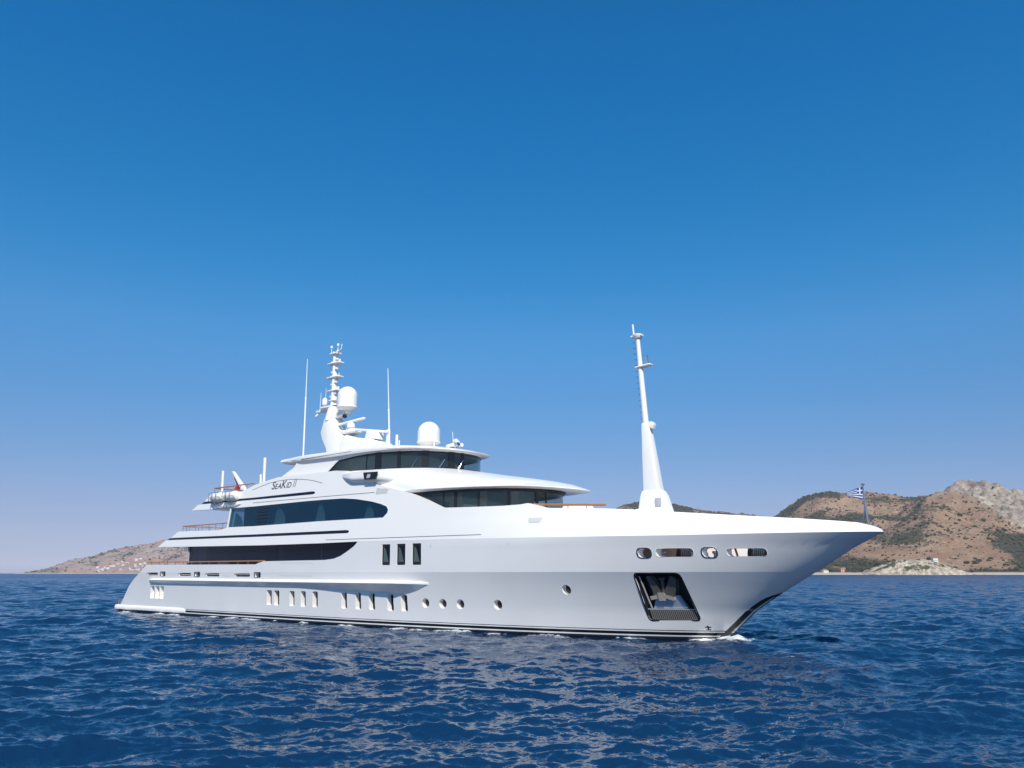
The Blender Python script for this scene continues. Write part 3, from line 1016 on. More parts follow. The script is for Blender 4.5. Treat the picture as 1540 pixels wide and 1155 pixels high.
GB = dict(ua=19.2, u0=28.0, uf=33.95, b=3.87, p=2.3, na=10, nf=40)
def zgb(u): return float(np.interp(u, [24.7, 27.5, 29.5, 31, 34], [9.55, 9.40, 9.34, 9.32, 9.30])) if u > 24.7 else 9.50 + (u - 19.3) * .0093
def zgt(u): return float(np.interp(u, [24.7, 25.75, 27.5, 29.3, 31.2, 32.5, 33.9], [zgb(24.7), 10.23, 10.37, 10.41, 10.39, 10.38, 10.32]))
rows = [rin, lip0, lip1]
for uf, b, zf in specs:
    f = (zf - 7.5) / (9.30 - 7.5)
    o_ = outline(22.0 - 2.8 * f, 33.0 - 5.0 * f, uf, b, 2.4 - .1 * f, 0, 10, 40)
    n_ = len(o_)
    # heights run from the lip at the side to this row's own height at the centre
    rows.append([(u, v, (7.70 + (zgb(u) - 7.70) * f) * (1 - smooth(30, uf, u)) + zf * smooth(30, uf, u)) for u, v, z in o_])
rows.append(outline(zfun=zgb, z=0, **GB))
g = MB(); loft_rows(rows, g)
g.build('visor_brow', WHITE, yacht, ang=38)

# bridge glass: pointed aft, rounded front
def arc_pts(ua, zf, uf=33.9, b=3.82):
    out = []
    for k in range(8):
        u = ua + (24.7 - ua) * k / 8; out.append((u, b, zf(u)))
    for k in range(12):
        u = 24.7 + (28.0 - 24.7) * k / 12; out.append((u, b, zf(u)))
    for k in range(41):
        ph = pi / 2 * k / 40
        u = 28 + (uf - 28) * sin(ph) ** (2 / 2.3)
        out.append((u, b * cos(ph) if k < 40 else 0, zf(u)))
    return out
def za(u): return 9.62 + (u - 19.3) * .05
c0 = arc_pts(19.3, lambda u: zgb(u) - .06, 33.93, 3.85)
c1 = arc_pts(20.3, lambda u: zgb(u) if u > 24.7 else zgb(24.7), 33.93, 3.85)
c2 = arc_pts(20.3, lambda u: zgt(u) if u > 24.7 else zgb(24.7) - (24.7 - u) * .0, 33.93, 3.85)
c3 = arc_pts(21.3, lambda u: 10.56 if u < 30 else 10.56 - .12 * smooth(30, 33.9, u), 33.93, 3.85)
g = MB(); loft_rows([c0, c1], g, cap_aft=True); loft_rows([c2, c3], g, cap_aft=True)
bh = g.build('bridge_house', WHITE, yacht, ang=30)
g = MB()
d1 = [(u, v, z) for u, v, z in arc_pts(20.3, lambda u: zgb(u) if u > 24.7 else zgb(24.7), 33.88, 3.80)][8:]
d2 = [(u, v, z) for u, v, z in arc_pts(20.3, lambda u: zgt(u) if u > 24.7 else zgb(24.7), 33.88, 3.80)][8:]
loft_rows([d1, d2], g)
bw = g.build('bridge_window', GLASSC, yacht, ang=30)
BA = (33.91, 3.83, 2.3, 28.0)
for u, w_ in ((28.6, .06), (29.6, .5), (31.11, .22), (32.6, .46), (33.62, .42), (33.86, .26)):
    q = MB(); vbar(q, u, *BA, zgb(u) - .02, zgt(u) + .02, w_, .02); q.build('mullion', BLACK, bw)
q = MB()
def band(rowA, rowB, d):
    loft_rows([[(u, v, z) for u, v, z in rowA], [(u, v, z) for u, v, z in rowB]], q)
e1 = arc_pts(20.3, lambda u: zgt(u) - .11 if u > 25.2 else zgb(24.7), 33.91, 3.83)[8:]
e2 = arc_pts(20.3, lambda u: zgt(u) if u > 24.7 else zgb(24.7), 33.91, 3.83)[8:]
e3 = arc_pts(20.3, lambda u: zgb(u) if u > 24.7 else zgb(24.7), 33.91, 3.83)[8:]
e4 = arc_pts(20.3, lambda u: min(zgb(u) + .05, zgt(u)) if u > 24.7 else zgb(24.7), 33.91, 3.83)[8:]
band(e1, e2, 0); band(e3, e4, 0)
q.build('window_frame', BLACK, bw)
for u in (31.9, 33.2, 33.78):
    q = MB()
    a, t, nr_ = on_outline(u, *BA, .06)
    b_, t2, n2 = on_outline(u, *BA, .07)
    b_ = b_ + t2 * .34
    q.tube([V(a.x, a.y, zgb(u) + .02), V(b_.x, b_.y, zgb(u) + .55)], .022, 6)
    q.build('wiper', STEEL, bw)
# wheelhouse interior
g = MB()
core = outline(21.0, 26.5, 30.6, 2.4, 2.4, 9.0, 6, 24)
loft_rows([core, [(u, v, 10.5) for u, v, z in core]], g, cap_aft=True)
g.build('wheelhouse_core', INTERM, yacht)
g = MB()
co_ = outline(26.5, 28.0, 33.1, 3.1, 2.3, 9.0, 4, 24)
ci_ = outline(26.5, 28.0, 32.4, 2.6, 2.3, 9.5, 4, 24)
loft_rows([co_, [(u, v, 9.45) for u, v, z in co_], ci_], g)
for u, v, in ((31.6, 1.7), (32.1, .9), (32.3, -.3), (30.6, 2.3)):
    g.box(V(u, v, 9.62), (.2, .45, .34))
g.build('helm_console', GREYM, yacht)
g = MB(); hb_ = outline(21.5, 28.0, 33.6, 3.6, 2.3, 9.02, 8, 24); loft_rows([hb_, row_center(hb_)], g)
ht_ = [(u, v, 10.50) for u, v, z in hb_]; loft_rows([ht_, row_center(ht_)], g)
g.build('wheelhouse_lining', INTERM, yacht)

# roof with eyebrow lip; aft it runs out as a hardtop wing
def roof_row(ua, uf, b, zf, ba=None):
    out = []
    for k in range(14):
        a = k / 14; u = ua + (28 - ua) * a
        bb = b if ba is None else ba + (b - ba) * smooth(0, .35, a)
        out.append((u, bb, zf(u)))
    for k in range(41):
        ph = pi / 2 * k / 40
        u = 28 + (uf - 28) * sin(ph) ** (2 / 2.3)
        out.append((u, b * cos(ph) if k < 40 else 0, zf(u)))
    return out
zb_ = lambda u: float(np.interp(u, [19, 21.2, 22.6, 25.4, 30.6, 32.3, 33.6, 34.6], [10.60, 10.54, 10.53, 10.49, 10.50, 10.48, 10.40, 10.34]))
zt_ = lambda u: float(np.interp(u, [19, 21, 25, 28, 30.5, 33, 34.6], [10.93, 10.92, 10.88, 10.86, 10.78, 10.60, 10.40]))
rr = [
    [(u, 0.0, z + .02) for u, v, z in roof_row(19.6, 33.6, 3.5, zb_)],
    roof_row(19.6, 33.8, 3.8, lambda u: zb_(u) + .02, 3.3),
    roof_row(19.15, 34.60, 4.03, zb_, 3.6),
    roof_row(18.95, 34.66, 4.07, lambda u: zb_(u) + .35 * (zt_(u) - zb_(u)), 3.65),
    roof_row(19.0, 34.62, 4.03, lambda u: zb_(u) + .8 * (zt_(u) - zb_(u)), 3.6),
    roof_row(19.2, 34.5, 3.92, zt_, 3.5),
    roof_row(19.8, 33.8, 3.3, lambda u: zt_(u) + .10, 3.0),
    roof_row(20.5, 32.6, 2.3, lambda u: zt_(min(u, 33)) + .20, 2.2),
    [(u, 0.0, z) for u, v, z in roof_row(20.5, 32.6, 2.3, lambda u: zt_(min(u, 33)) + .24, 2.2)],
]
g = MB(); loft_rows(rr, g, cap_aft=True)
roof = g.build('wheelhouse_roof', WHITE, yacht, ang=40)
# seam on the roof flank
m = MB()
def vseam(pts, v, w_=.03):
    for a, b in zip(pts[:-1], pts[1:]):
        c = Vector(((a[0] + b[0]) / 2, 0, (a[1] + b[1]) / 2)); d = Vector((b[0] - a[0], 0, b[1] - a[1]))
        m.box(V(c.x, v, c.z), (d.length, .02, w_), 0, Matrix.Rotation(-math.atan2(d.z, d.x), 3, 'Y'))
vseam([(22.0, 10.62), (27.3, 10.66)], 4.065)
m.build('roof_seam', LINE, roof)
# hardtop support: closes the aft end of the bridge house
g = MB()
g.prism([(19.2, 9.50), (20.3, 9.95), (21.35, 10.30), (21.3, 10.55), (20.0, 10.62), (24.0, 10.62), (24.0, 9.45)], -3.83, -3.6)
g.build('hardtop_support', WHITE, yacht)

# ================================================================== ROOFTOP GEAR
def lath(name, prof, u, v, z, parent, mat=WHITE2, n=28):
    mb = MB(); mb.lathe(prof, V(u, v, z), n); return mb.build(name, mat, parent, ang=50)
def dome_prof(r, h, neck):
    out = [(neck, -.32), (neck, -.22), (r * .72, -.16), (r * 1.06, .0), (r * 1.06, .06), (r, .09), (r, h - r)]
    for k in range(1, 13):
        a = pi / 2 * k / 12; out.append((max(.01, r * cos(a)), h - r + r * sin(a)))
    return out
lath('radome', dome_prof(.75, 1.42, .38), 30.28, 0, 11.42, yacht)
g = MB(); g.tube([V(31.15, .35, 11.05), V(31.15, .35, 11.5)], .05, 8); g.lathe([(.09, 0), (.09, .16)], V(31.15, .35, 11.35), 10)
g.build('gps_antenna', WHITE2, yacht)
# searchlight cluster
g = MB()
g.tube([V(32.7, 0, 10.6), V(32.7, 0, 11.15)], .09, 10)
for du, dv, z in ((-.35, .25, 10.95), (-.1, -.3, 11.22), (.22, .2, 11.25), (.42, -.1, 10.98), (0, .3, 10.98)):
    g.tube([V(32.7 + du - .1, dv, z), V(32.7 + du + .14, dv + .05, z + .02)], .12, 10)
g.box(V(32.7, 0, 10.92), (.9, .3, .06))
sc_ = g.build('searchlight_cluster', WHITE2, yacht)
g = MB(); g.tube([V(32.62, .1, 11.1), V(32.55, .1, 11.9)], .018, 6); g.build('whip_antenna', WHITE2, sc_)
g = MB(); g.tube([V(33.15, .3, 10.95), V(33.32, .34, 11.0)], .13, 12); g.tube([V(33.1, .3, 10.7), V(33.1, .3, 10.9)], .04, 6); g.build('horn', STEEL, sc_)

# main mast: pylon, arms, tapering pole with crosstrees
g = MB()
g.prism([(20.3, 11.0), (19.95, 12.0), (19.45, 12.7), (19.22, 13.24), (19.48, 13.92), (19.62, 14.3), (20.45, 14.35), (20.75, 13.9), (20.9, 13.42), (21.3, 13.1), (22.0, 12.7), (22.6, 12.3), (22.9, 11.6), (23.2, 11.0)], -.55, .55)
mast = g.build('mast_pylon', WHITE2, yacht, bevel=.10)
g = MB()
g.prism([(21.6, 11.0), (21.8, 12.2), (22.4, 12.75), (22.9, 12.55), (24.2, 12.3), (25.3, 12.12), (25.9, 11.9), (26.5, 11.3), (26.6, 10.9)], -.75, .75)
g.build('mast_fairing', WHITE2, mast, bevel=.15)
g = MB()
g.tube([V(19.95, 0, 14.1), V(20.0, 0, 15.2), V(20.0, 0, 15.3), V(19.95, 0, 17.0), V(19.88, 0, 19.4)], [.62, .40, .26, .22, .17], 16)
g.build('pole', WHITE2, mast)
for z, hw, du in ((19.38, .42, 0), (18.6, .72, .05), (17.5, .74, .0), (16.45, .62, .05), (15.68, .38, 0)):
    u = 19.9 + (19.4 - z) * .03
    q = MB(); q.box(V(u + du, 0, z), (hw * 1.9, .6, .12)); 
    ct = q.build('crosstree', WHITE2, mast, bevel=.05)
    for s_ in (-.8, .8):
        q = MB(); q.lathe([(.08, .06), (.09, .2), (.05, .25)], V(u + du + s_ * hw, .1 * s_, z), 8); q.build('nav_light', GREYM if z in (17.5,) else WHITE2, ct)
        q = MB(); q.lathe([(.06, -.2), (.08, -.06)], V(u + du + s_ * hw * .7, -.1, z), 8); q.build('nav_light', WHITE2, ct)
for z in (18.1, 17.05, 16.8, 16.1, 15.95):
    pass
for z, s_ in ((18.15, 1), (17.9, -1), (17.1, 1), (16.95, -1), (16.2, 1), (16.0, -1), (18.9, 1)):
    q = MB(); q.box(V(20.0 + .22 * s_, .1, z), (.22, .2, .14)); q.build('lamp_bracket', WHITE2, mast, bevel=.02)
for u_, v_, z_ in ((19.5, .1, 19.85), (20.02, -.1, 20.0)):
    q = MB(); q.tube([V(u_, v_, 19.4), V(u_, v_, z_)], .026, 6)
    q.lathe([(.02, 0), (.10, .06), (.09, .2), (.02, .26)], V(u_, v_, z_ - .03), 10); q.build('masthead_light', WHITE2, mast)
q = MB(); q.tube([V(20.1, .1, 19.42), V(20.75, .15, 19.62), V(20.8, .15, 19.98)], .04, 6)
q.build('wind_sensor', WHITE2, mast)
# spreaders aft
q = MB(); q.box(V(19.0, .1, 14.98), (1.75, .28, .17), 0, Matrix.Rotation(R(3), 3, 'Y')); q.box(V(19.5, .3, 15.2), (1.3, .26, .15)); q.tube([V(18.3, .1, 14.85), V(18.1, .2, 14.65)], .09, 8)
q.build('spreader', WHITE2, mast, bevel=.05)
q = MB(); q.lathe([(.10, 0), (.12, .05), (.2, .1), (.2, .5), (.12, .62)], V(19.15, .2, 15.35), 14); q.tube([V(19.15, .2, 15.2), V(19.15, .2, 15.4)], .05, 6)
q.build('satellite_pod', WHITE2, mast)
q = MB(); q.tube([V(18.45, .1, 15.0), V(18.5, .1, 16.5)], [.03, .018], 6); q.build('whip_antenna', WHITE2, mast)
q = MB(); q.tube([V(19.2, .2, 15.9), V(19.22, .2, 16.75)], [.02, .014], 6); q.build('whip_antenna', WHITE2, mast)
q = MB(); q.lathe([(.1, 0), (.16, .05), (.12, .2)], V(19.0, .1, 13.18), 10); q.box(V(19.25, .1, 13.2), (.5, .3, .08)); q.build('deck_light', GREYM, mast)
# satellite dome on its bracket
q = MB(); q.lathe(dome_prof(.745, 1.62, .36), V(21.58, 0, 14.92), 28)
q.build('radome', WHITE2, mast, ang=50)
q = MB()
q.prism([(20.2, 14.15), (20.3, 14.55), (21.1, 14.72), (21.9, 14.62), (21.9, 14.5), (21.1, 14.35)], -.3, .3)
q.build('dome_bracket', WHITE2, mast, bevel=.05)
q = MB(); q.lathe([(.02, 0), (.16, .08), (.18, .2), (.12, .28)], V(21.6, .2, 14.1), 14); q.build('camera_ball', BLACK, mast)
# two open-array radars
for (u, z, L_, tilt, dv) in ((22.3, 13.80, 2.9, -3, .1), (24.2, 12.92, 4.5, 9, .2)):
    q = MB(); q.lathe([(.3, -.75), (.3, -.6), (.16, -.55), (.32, -.45), (.34, -.2), (.2, -.08), (.2, 0)], V(u if L_ < 3 else 25.0, dv, z), 14) if L_ < 3 else q.prism([(24.4, 12.2), (24.6, 12.85), (25.5, 12.75), (25.7, 12.1)], -.4 - dv, .4 - dv)
    pd = q.build('radar_pedestal', WHITE2, mast, bevel=0 if L_ < 3 else .06)
    q = MB(); q.box(V(u, dv, z), (L_, .22, .17), 0, Matrix.Rotation(R(tilt), 3, 'Y'))
    q.build('radar_scanner', WHITE2, pd, bevel=.05)
q = MB(); q.prism([(20.8, 13.08), (21.2, 13.2), (22.9, 13.1), (22.95, 12.98), (22.0, 12.85), (21.2, 12.9)], -.5, .5); q.build('radar_platform', WHITE2, mast, bevel=.04)
# whips and small posts on the roof
for pts, rad in (([(17.9, 2.6, 10.9), (17.62, 2.6, 15.4), (17.5, 2.6, 18.9)], [.085, .06, .03]), ([(26.45, 0, 11.3), (26.35, 0, 13.6), (25.98, 0, 17.25)], [.085, .055, .03])):
    pass
for (u0, v0, z0, u1, z1, zm) in ((19.75, 2.3, 10.95, 19.55, 18.55, 15.6), (26.45, 0, 11.2, 25.95, 17.25, 14.2)):
    q = MB(); um = u0 + (u1 - u0) * (zm - z0) / (z1 - z0)
    q.tube([V(u0, v0, z0), V(um, v0, zm)], .055, 8); q.tube([V(um, v0, zm), V(u1, v0, z1)], [.038, .024], 6); q.lathe([(.07, -.08), (.07, .05)], V(um, v0, zm), 8)
    q.build('whip_antenna', WHITE2, yacht)
for u_, z_, r_ in ((27.15, 12.3, .09), (27.4, 11.9, .045)):
    q = MB(); q.tube([V(u_, 0, 11.0), V(u_, 0, z_)], r_, 8); q.build('roof_post', WHITE2, yacht)
q = MB(); q.tube([V(26.25, .0, 11.1), V(26.25, .0, 12.75)], .14, 10); q.build('antenna_base', WHITE2, yacht)

# ================================================================== FOREMAST
g = MB()
def ring_sec(c, a, b):
    return [(c[0] - a, -c[1] - b, c[2]), (c[0] + a, -c[1] - b, c[2]), (c[0] + a, -c[1] + b, c[2]), (c[0] - a, -c[1] + b, c[2])]
def stack(mb, secs, mi=0):
    vs_ = []; fs = []
    for s_ in secs: vs_ += s_
    n_ = len(secs)
    for i in range(n_ - 1):
        for k in range(4): fs.append((i * 4 + k, i * 4 + (k + 1) % 4, (i + 1) * 4 + (k + 1) % 4, (i + 1) * 4 + k))
    fs.append((3, 2, 1, 0)); fs.append(tuple((n_ - 1) * 4 + k for k in range(4)))
    mb.add(vs_, fs, mi)
stack(g, [ring_sec((47.2, 0, 5.6), .92, .50), ring_sec((47.12, 0, 6.25), .80, .46), ring_sec((47.08, 0, 6.9), .66, .42), ring_sec((47.04, 0, 7.2), .52, .38)])
fm = g.build('foremast_base', WHITE2, yacht, bevel=.10)
g = MB()
stack(g, [ring_sec((45.5, 0, 5.7), .5, .8), ring_sec((45.9, 0, 6.0), .55, .7), ring_sec((46.3, 0, 6.25), .5, .5)])
g.build('mast_step', WHITE2, fm, bevel=.06)
g = MB(); g.box(V(47.55, .46, 6.55), (.34, .10, .42)); g.build('winch_cover', GREYM, fm, bevel=.02)
g = MB(); g.lathe([(.06, 0), (.06, .06)], V(46.3, .75, 6.2), 8); g.build('deck_fitting', BLACK, fm)
g = MB(); g.prism([(46.1, 6.02), (46.5, 6.02), (46.3, 6.22)], -.80, -.74); g.build('deck_chock', BLACK, fm)
g = MB()
stack(g, [ring_sec((47.05, 0, 7.1), .46, .34), ring_sec((46.9, 0, 9.0), .34, .28), ring_sec((46.76, 0, 10.78), .22, .2)])
g.build('mast_column', WHITE2, fm, bevel=.07)
g = MB(); g.prism([(46.8, 10.5), (46.55, 10.82), (47.15, 10.84), (47.28, 10.7), (47.22, 10.42), (47.05, 10.5), (46.98, 10.38)], -.16, .16); g.build('mast_hook', WHITE2, fm, bevel=.03)
g = MB(); g.tube([V(46.74, 0, 10.7), V(46.54, 0, 13.85), V(46.43, 0, 15.75)], [.17, .14, .11], 14)
pole = g.build('mast_pole', WHITE2, fm)
for k in range(14):
    z = 11.1 + k * .33; u = 46.72 - (z - 10.7) * .075
    g = MB(); g.box(V(u - .18, 0, z), (.13, .04, .03)); g.build('step_rung', STEEL, pole)
g = MB(); g.box(V(46.75, .0, 13.95), (.95, .42, .10), 0, Matrix.Rotation(R(-4), 3, 'Y')); pf = g.build('lamp_platform', WHITE2, pole, bevel=.04)
g = MB(); g.lathe([(.10, .05), (.10, .2), (.06, .22), (.08, .5), (.04, .55)], V(46.95, 0, 13.98), 10); g.build('mast_lamp', STEEL, pf)
g = MB(); g.lathe([(.2, -.16), (.28, -.04), (.28, .04), (.2, .08)], V(46.45, 0, 15.75), 14); g.box(V(46.4, 0, 15.73), (.66, .3, .08)); g.tube([V(46.2, 0, 15.75), V(46.15, 0, 16.45)], .05, 6)
g.build('masthead', WHITE2, pole)

# teak rail abreast the foredeck
def rail(name, pts, r, posts, ph, parent, mat=TEAK):
    mb = MB(); mb.tube(pts, r, 8); o = mb.build(name, mat, parent)
    for p in posts:
        q = MB(); q.tube([p, (p[0], p[1], p[2] - ph)], .022, 6); q.build('stanchion', STEEL, o)
    return o
fr_pts = [surf(float(u), z, -.12) for u, z in zip(np.linspace(41.9, 46.0, 9), np.linspace(6.50, 6.32, 9))]
rail('foredeck_rail', fr_pts, .055, [fr_pts[2], fr_pts[4], fr_pts[6]], .25, yacht)
g = MB(); slab_uz(g, [(43.3, 6.1), (43.5, 6.34), (44.8, 6.32), (45.0, 6.1)], -.9, -.5); g.build('deck_coaming', WHITE, yacht, bevel=.04)

# jackstaff
g = MB(); g.tube([V(57.55, 0, 4.9), V(57.47, 0, 6.75)], [.045, .03], 8); g.lathe([(.03, 0), (.09, .04), (.09, .08), (.02, .1)], V(57.47, 0, 6.75), 10)
g.tube([V(57.30, 0, 5.0), V(57.50, 0, 6.0)], .022, 6)
g.build('jackstaff', STEEL, yacht)

# aft rails
pu = [surf(u, 6.58, -.25) for u in np.linspace(7.4, 14.3, 8)]
ru = rail('terrace_rail', pu, .045, [pu[0], pu[1], pu[2], pu[3], pu[4], pu[5], pu[6]], .42, yacht)
q = MB()
for zz in (6.42, 6.28): q.tube([surf(u, zz, -.25) for u in np.linspace(7.4, 14.3, 8)], .014, 5)
for v in np.linspace(-4, 4, 9): q.tube([V(7.45, v, 6.12), V(7.45, v, 6.55)], .02, 5)
q.build('rail_wire', STEEL, ru)
q = MB(); q.tube([V(7.42, 4.2, 6.58), V(7.42, -4.2, 6.58)], .045, 8); q.tube([surf(u, 6.58, -.25, -1) for u in np.linspace(7.4, 14.3, 8)], .045, 8); q.build('cross_rail', TEAK, ru)
pu = [surf(u, 9.37 , -.5) for u in np.linspace(10.9, 16.3, 7)]
ru = rail('sundeck_rail', pu, .05, pu[:6], .5, yacht)
q = MB(); q.tube([V(10.95, 3.9, 9.36), V(10.95, -3.9, 9.36)], .05, 8); q.tube([surf(u, 9.0, -.5) for u in np.linspace(11, 15, 5)], .016, 5); q.build('cross_rail', TEAK, ru)
# sundeck posts
for u, v, z0, z1, r in ((11.3, 3.5, 8.7, 10.72, .10), (16.85, 3.5, 9.1, 11.25, .11), (16.45, 3.5, 9.2, 10.05, .08)):
    q = MB(); q.tube([V(u + .04, v, z0), V(u - .06, v, z1)], r, 10); q.build('awning_post', WHITE2, yacht)
q = MB(); stack(q, [ring_sec((8.95, 0, 9.0), .30, .16), ring_sec((8.66, 0, 9.8), .27, .14), ring_sec((7.0, 0, 11.3), .14, .08)]); q.tube([V(7.1, 0, 11.3), V(6.72, 0, 11.36)], .05, 6)
q.tube([V(6.75, 0, 11.38), V(6.85, 0, 11.25)], .04, 6)
q.build('ensign_staff', WHITE2, yacht, bevel=.04)
deck('sundeck', 11.8, 30.0, 8.42, 8.62, TEAK, .3, 8.6)
q = MB(); q.prism([(12.2, 7.66), (15.2, 7.68), (15.8, 7.86), (12.3, 7.84)], -4.62, -4.2); q.build('gangway_bracket', GREYM, yacht, bevel=.02)

# ------------------------------------------------------------------ things carried on board
def flag_mesh(name, w, h, nx, ny, colour, parent=None, taper=0.55, droop=0.3, amp=.06):
    vs_ = []; fs = []; mi = []
    for j in range(ny + 1):
        for i in range(nx + 1):
            f = i / nx; g_ = j / ny
            x = -f * w
            z = h * (g_ - .5) * (1 - taper * f) - droop * f * f
            y = amp * sin(f * 9 + g_ * 2) * f
            vs_.append((x, y, z))
    for j in range(ny):
        for i in range(nx):
            a = j * (nx + 1) + i
            fs.append((a, a + 1, a + nx + 2, a + nx + 1)); mi.append(colour(i, j))
    me = bpy.data.meshes.new(name); me.from_pydata(vs_, [], fs)
    me.polygons.foreach_set('material_index', mi); me.shade_smooth()
    return me
FB = pmat('flag_blue', (.015, .06, .30), .8); FW = pmat('flag_white', (.75, .75, .75), .8)
def gcol(i, j):   # 9 stripes, canton with a cross (27 x 18 cells)
    jj = 17 - j
    if jj < 10 and i < 10:
        return 1 if (4 <= jj <= 5 or 4 <= i <= 5) else 0
    return (jj // 2) % 2
me = flag_mesh('flag', .66, .58, 27, 18, gcol, droop=.06, taper=.70)
me.materials.append(FB); me.materials.append(FW)
fl = link_mesh('flag', me); fl.location = to_world(57.44, 0, 6.42); fl.rotation_euler = (0, R(4), YROT)
tag(fl, 'small blue and white striped flag with a cross, flying from the bow jackstaff', 'flag')
vs_ = []; fs = []
n_ = 12
for i in range(n_ + 1):
    f = i / n_
    a = Vector(V(7.28 + (8.30 - 7.28) * f, 0, 10.98 - 1.15 * f)) ; b = Vector(V(7.28 + .28 * f, .08 * sin(9 * f), 10.80 - 1.25 * f))
    for k in range(4):
        q_ = a.lerp(b, k / 3); vs_.append((q_.x - 7.9, q_.y + .09 * sin(6 * f + 2.2 * k), q_.z - 10.3))
for i in range(n_):
    for k in range(3): fs.append((i * 4 + k, i * 4 + k + 1, (i + 1) * 4 + k + 1, (i + 1) * 4 + k))
me = bpy.data.meshes.new('ensign'); me.from_pydata(vs_, [], fs); me.materials.append(RED); me.shade_smooth()
en = link_mesh('ensign', me); en.location = to_world(7.9, 0, 10.3); en.rotation_euler = (0, 0, YROT)
tag(en, 'dark red ensign hanging limp from the slanted white staff on the aft sun deck', 'flag')

def raft(uc, zc, label):
    c = to_world(uc, 4.62, zc)
    t = empty('life_raft', c, YROT, label, 'life raft', 'life rafts on the aft deck edge')
    q = MB()
    q.tube([(-.80, 0, 0), (-.74, 0, 0), (-.55, 0, 0), (.55, 0, 0), (.74, 0, 0), (.80, 0, 0)], [.12, .27, .36, .36, .27, .12], 18)
    q.build('canister', pmat('raft_shell', (.78, .77, .73), .45, var=.03), t)
    q = MB()
    for x in (-.38, .34):
        q.tube([(x, .37 * cos(a), .37 * sin(a)) for a in np.linspace(0, 2 * pi, 20)], .018, 5)
    q.tube([(-.8, -.36, 0), (.8, -.36, 0)], .012, 5)
    q.build('strap', GREYM, t)
    q = MB()
    for x in (-.62, -.2, .3):
        q.tube([(x, -.42, .28), (x, -.42, -.2), (x + .12, -.30, -.44), (x + .12, .2, -.5)], .028, 6)
        q.tube([(x, -.42, .28), (x, .1, .40)], .024, 6)
    q.build('cradle', STEEL, t)
raft(12.75, 8.52, 'white life raft canister in steel cradle, nearer the stern of the two on deck edge')
raft(14.6, 8.50, 'white life raft canister in steel cradle, nearer the bow of the two on deck edge')

# ================================================================== SEA
def vnoise(x, y, seed=0):
    """lattice value noise, 0..1"""
    xi = np.floor(x).astype(np.int64); yi = np.floor(y).astype(np.int64)
    fx = x - xi; fy = y - yi
    fx = fx * fx * (3 - 2 * fx); fy = fy * fy * (3 - 2 * fy)
    def h(a, b):
        n = (a * 374761393 + b * 668265263 + seed * 982451653) & 0x7fffffff
        n = ((n ^ (n >> 13)) * 1274126177) & 0x7fffffff
        return ((n ^ (n >> 16)) & 0xffff) / 65535.0
    return (h(xi, yi) * (1 - fx) + h(xi + 1, yi) * fx) * (1 - fy) + (h(xi, yi + 1) * (1 - fx) + h(xi + 1, yi + 1) * fx) * fy
def fbm(x, y, octv=5, seed=0, gain=.5):
    s = 0; a = 1; t = 0
    for k in range(octv):
        s = s + a * vnoise(x * 2 ** k + 17.3 * k, y * 2 ** k - 9.1 * k, seed + k); t += a; a *= gain
    return s / t

def grid_mesh(name, co, nr, nc, attrs=None):
    me = bpy.data.meshes.new(name)
    n = len(co)
    me.vertices.add(n); me.vertices.foreach_set('co', co.astype(np.float32).ravel())
    i, j = np.meshgrid(np.arange(nr - 1), np.arange(nc - 1), indexing='ij')
    a = (i * nc + j).ravel()
    q = np.stack([a, a + 1, a + nc + 1, a + nc], 1)
    nf = len(q)
    me.loops.add(nf * 4); me.loops.foreach_set('vertex_index', q.astype(np.int32).ravel())
    me.polygons.add(nf)
    me.polygons.foreach_set('loop_start', (np.arange(nf) * 4).astype(np.int32))
    me.polygons.foreach_set('loop_total', np.full(nf, 4, np.int32))
    me.update(calc_edges=True)
    for k, v in (attrs or {}).items():
        at = me.attributes.new(k, 'FLOAT', 'POINT'); at.data.foreach_set('value', v.astype(np.float32).ravel())
    me.shade_smooth()
    return me

SEA_R = 9000.0
rad = [3.0]
while rad[-1] < SEA_R:
    r = rad[-1]
    rad.append(r + max(.035, r * (.0045 if r < 420 else .014)))
rad = np.array(rad)
ang = np.concatenate([np.linspace(-180, -62, 40)[:-1], np.linspace(-62, -38, 90)[:-1], np.linspace(-38, 38, 900), np.linspace(38, 62, 90)[1:], np.linspace(62, 180, 40)[1:]])
an = np.radians(ang)
RR, AA = np.meshgrid(rad, an, indexing='ij')
X = RR * np.sin(AA); Y = RR * np.cos(AA)
cell = np.maximum(np.gradient(rad)[:, None] * np.ones_like(AA), RR * np.gradient(an)[None, :])
Z = np.zeros_like(X); DX = np.zeros_like(X); DY = np.zeros_like(X)
gust = .65 + .7 * fbm(X / 30, Y / 45, 3, 5)
wr = np.random.default_rng(5)
for k in range(110):
    lam = .22 * (8.5 / .22) ** ((k + wr.random()) / 110)
    th = R(-78) + wr.normal(0, .50) if k % 5 else R(-140) + wr.normal(0, .6)
    kk = 2 * pi / lam
    amp = .0070 * lam ** .70 * (1.0 if lam < 4.2 else (4.2 / lam) ** .5)
    ph = kk * (X * np.cos(th) + Y * np.sin(th)) + wr.random() * 2 * pi
    fade = np.clip((lam / cell - 1.6) / 1.6, 0, 1)
    A_ = amp * fade * gust
    Z += A_ * np.cos(ph); s_ = -.7 * A_ * np.sin(ph)
    DX += s_ * np.cos(th); DY += s_ * np.sin(th)
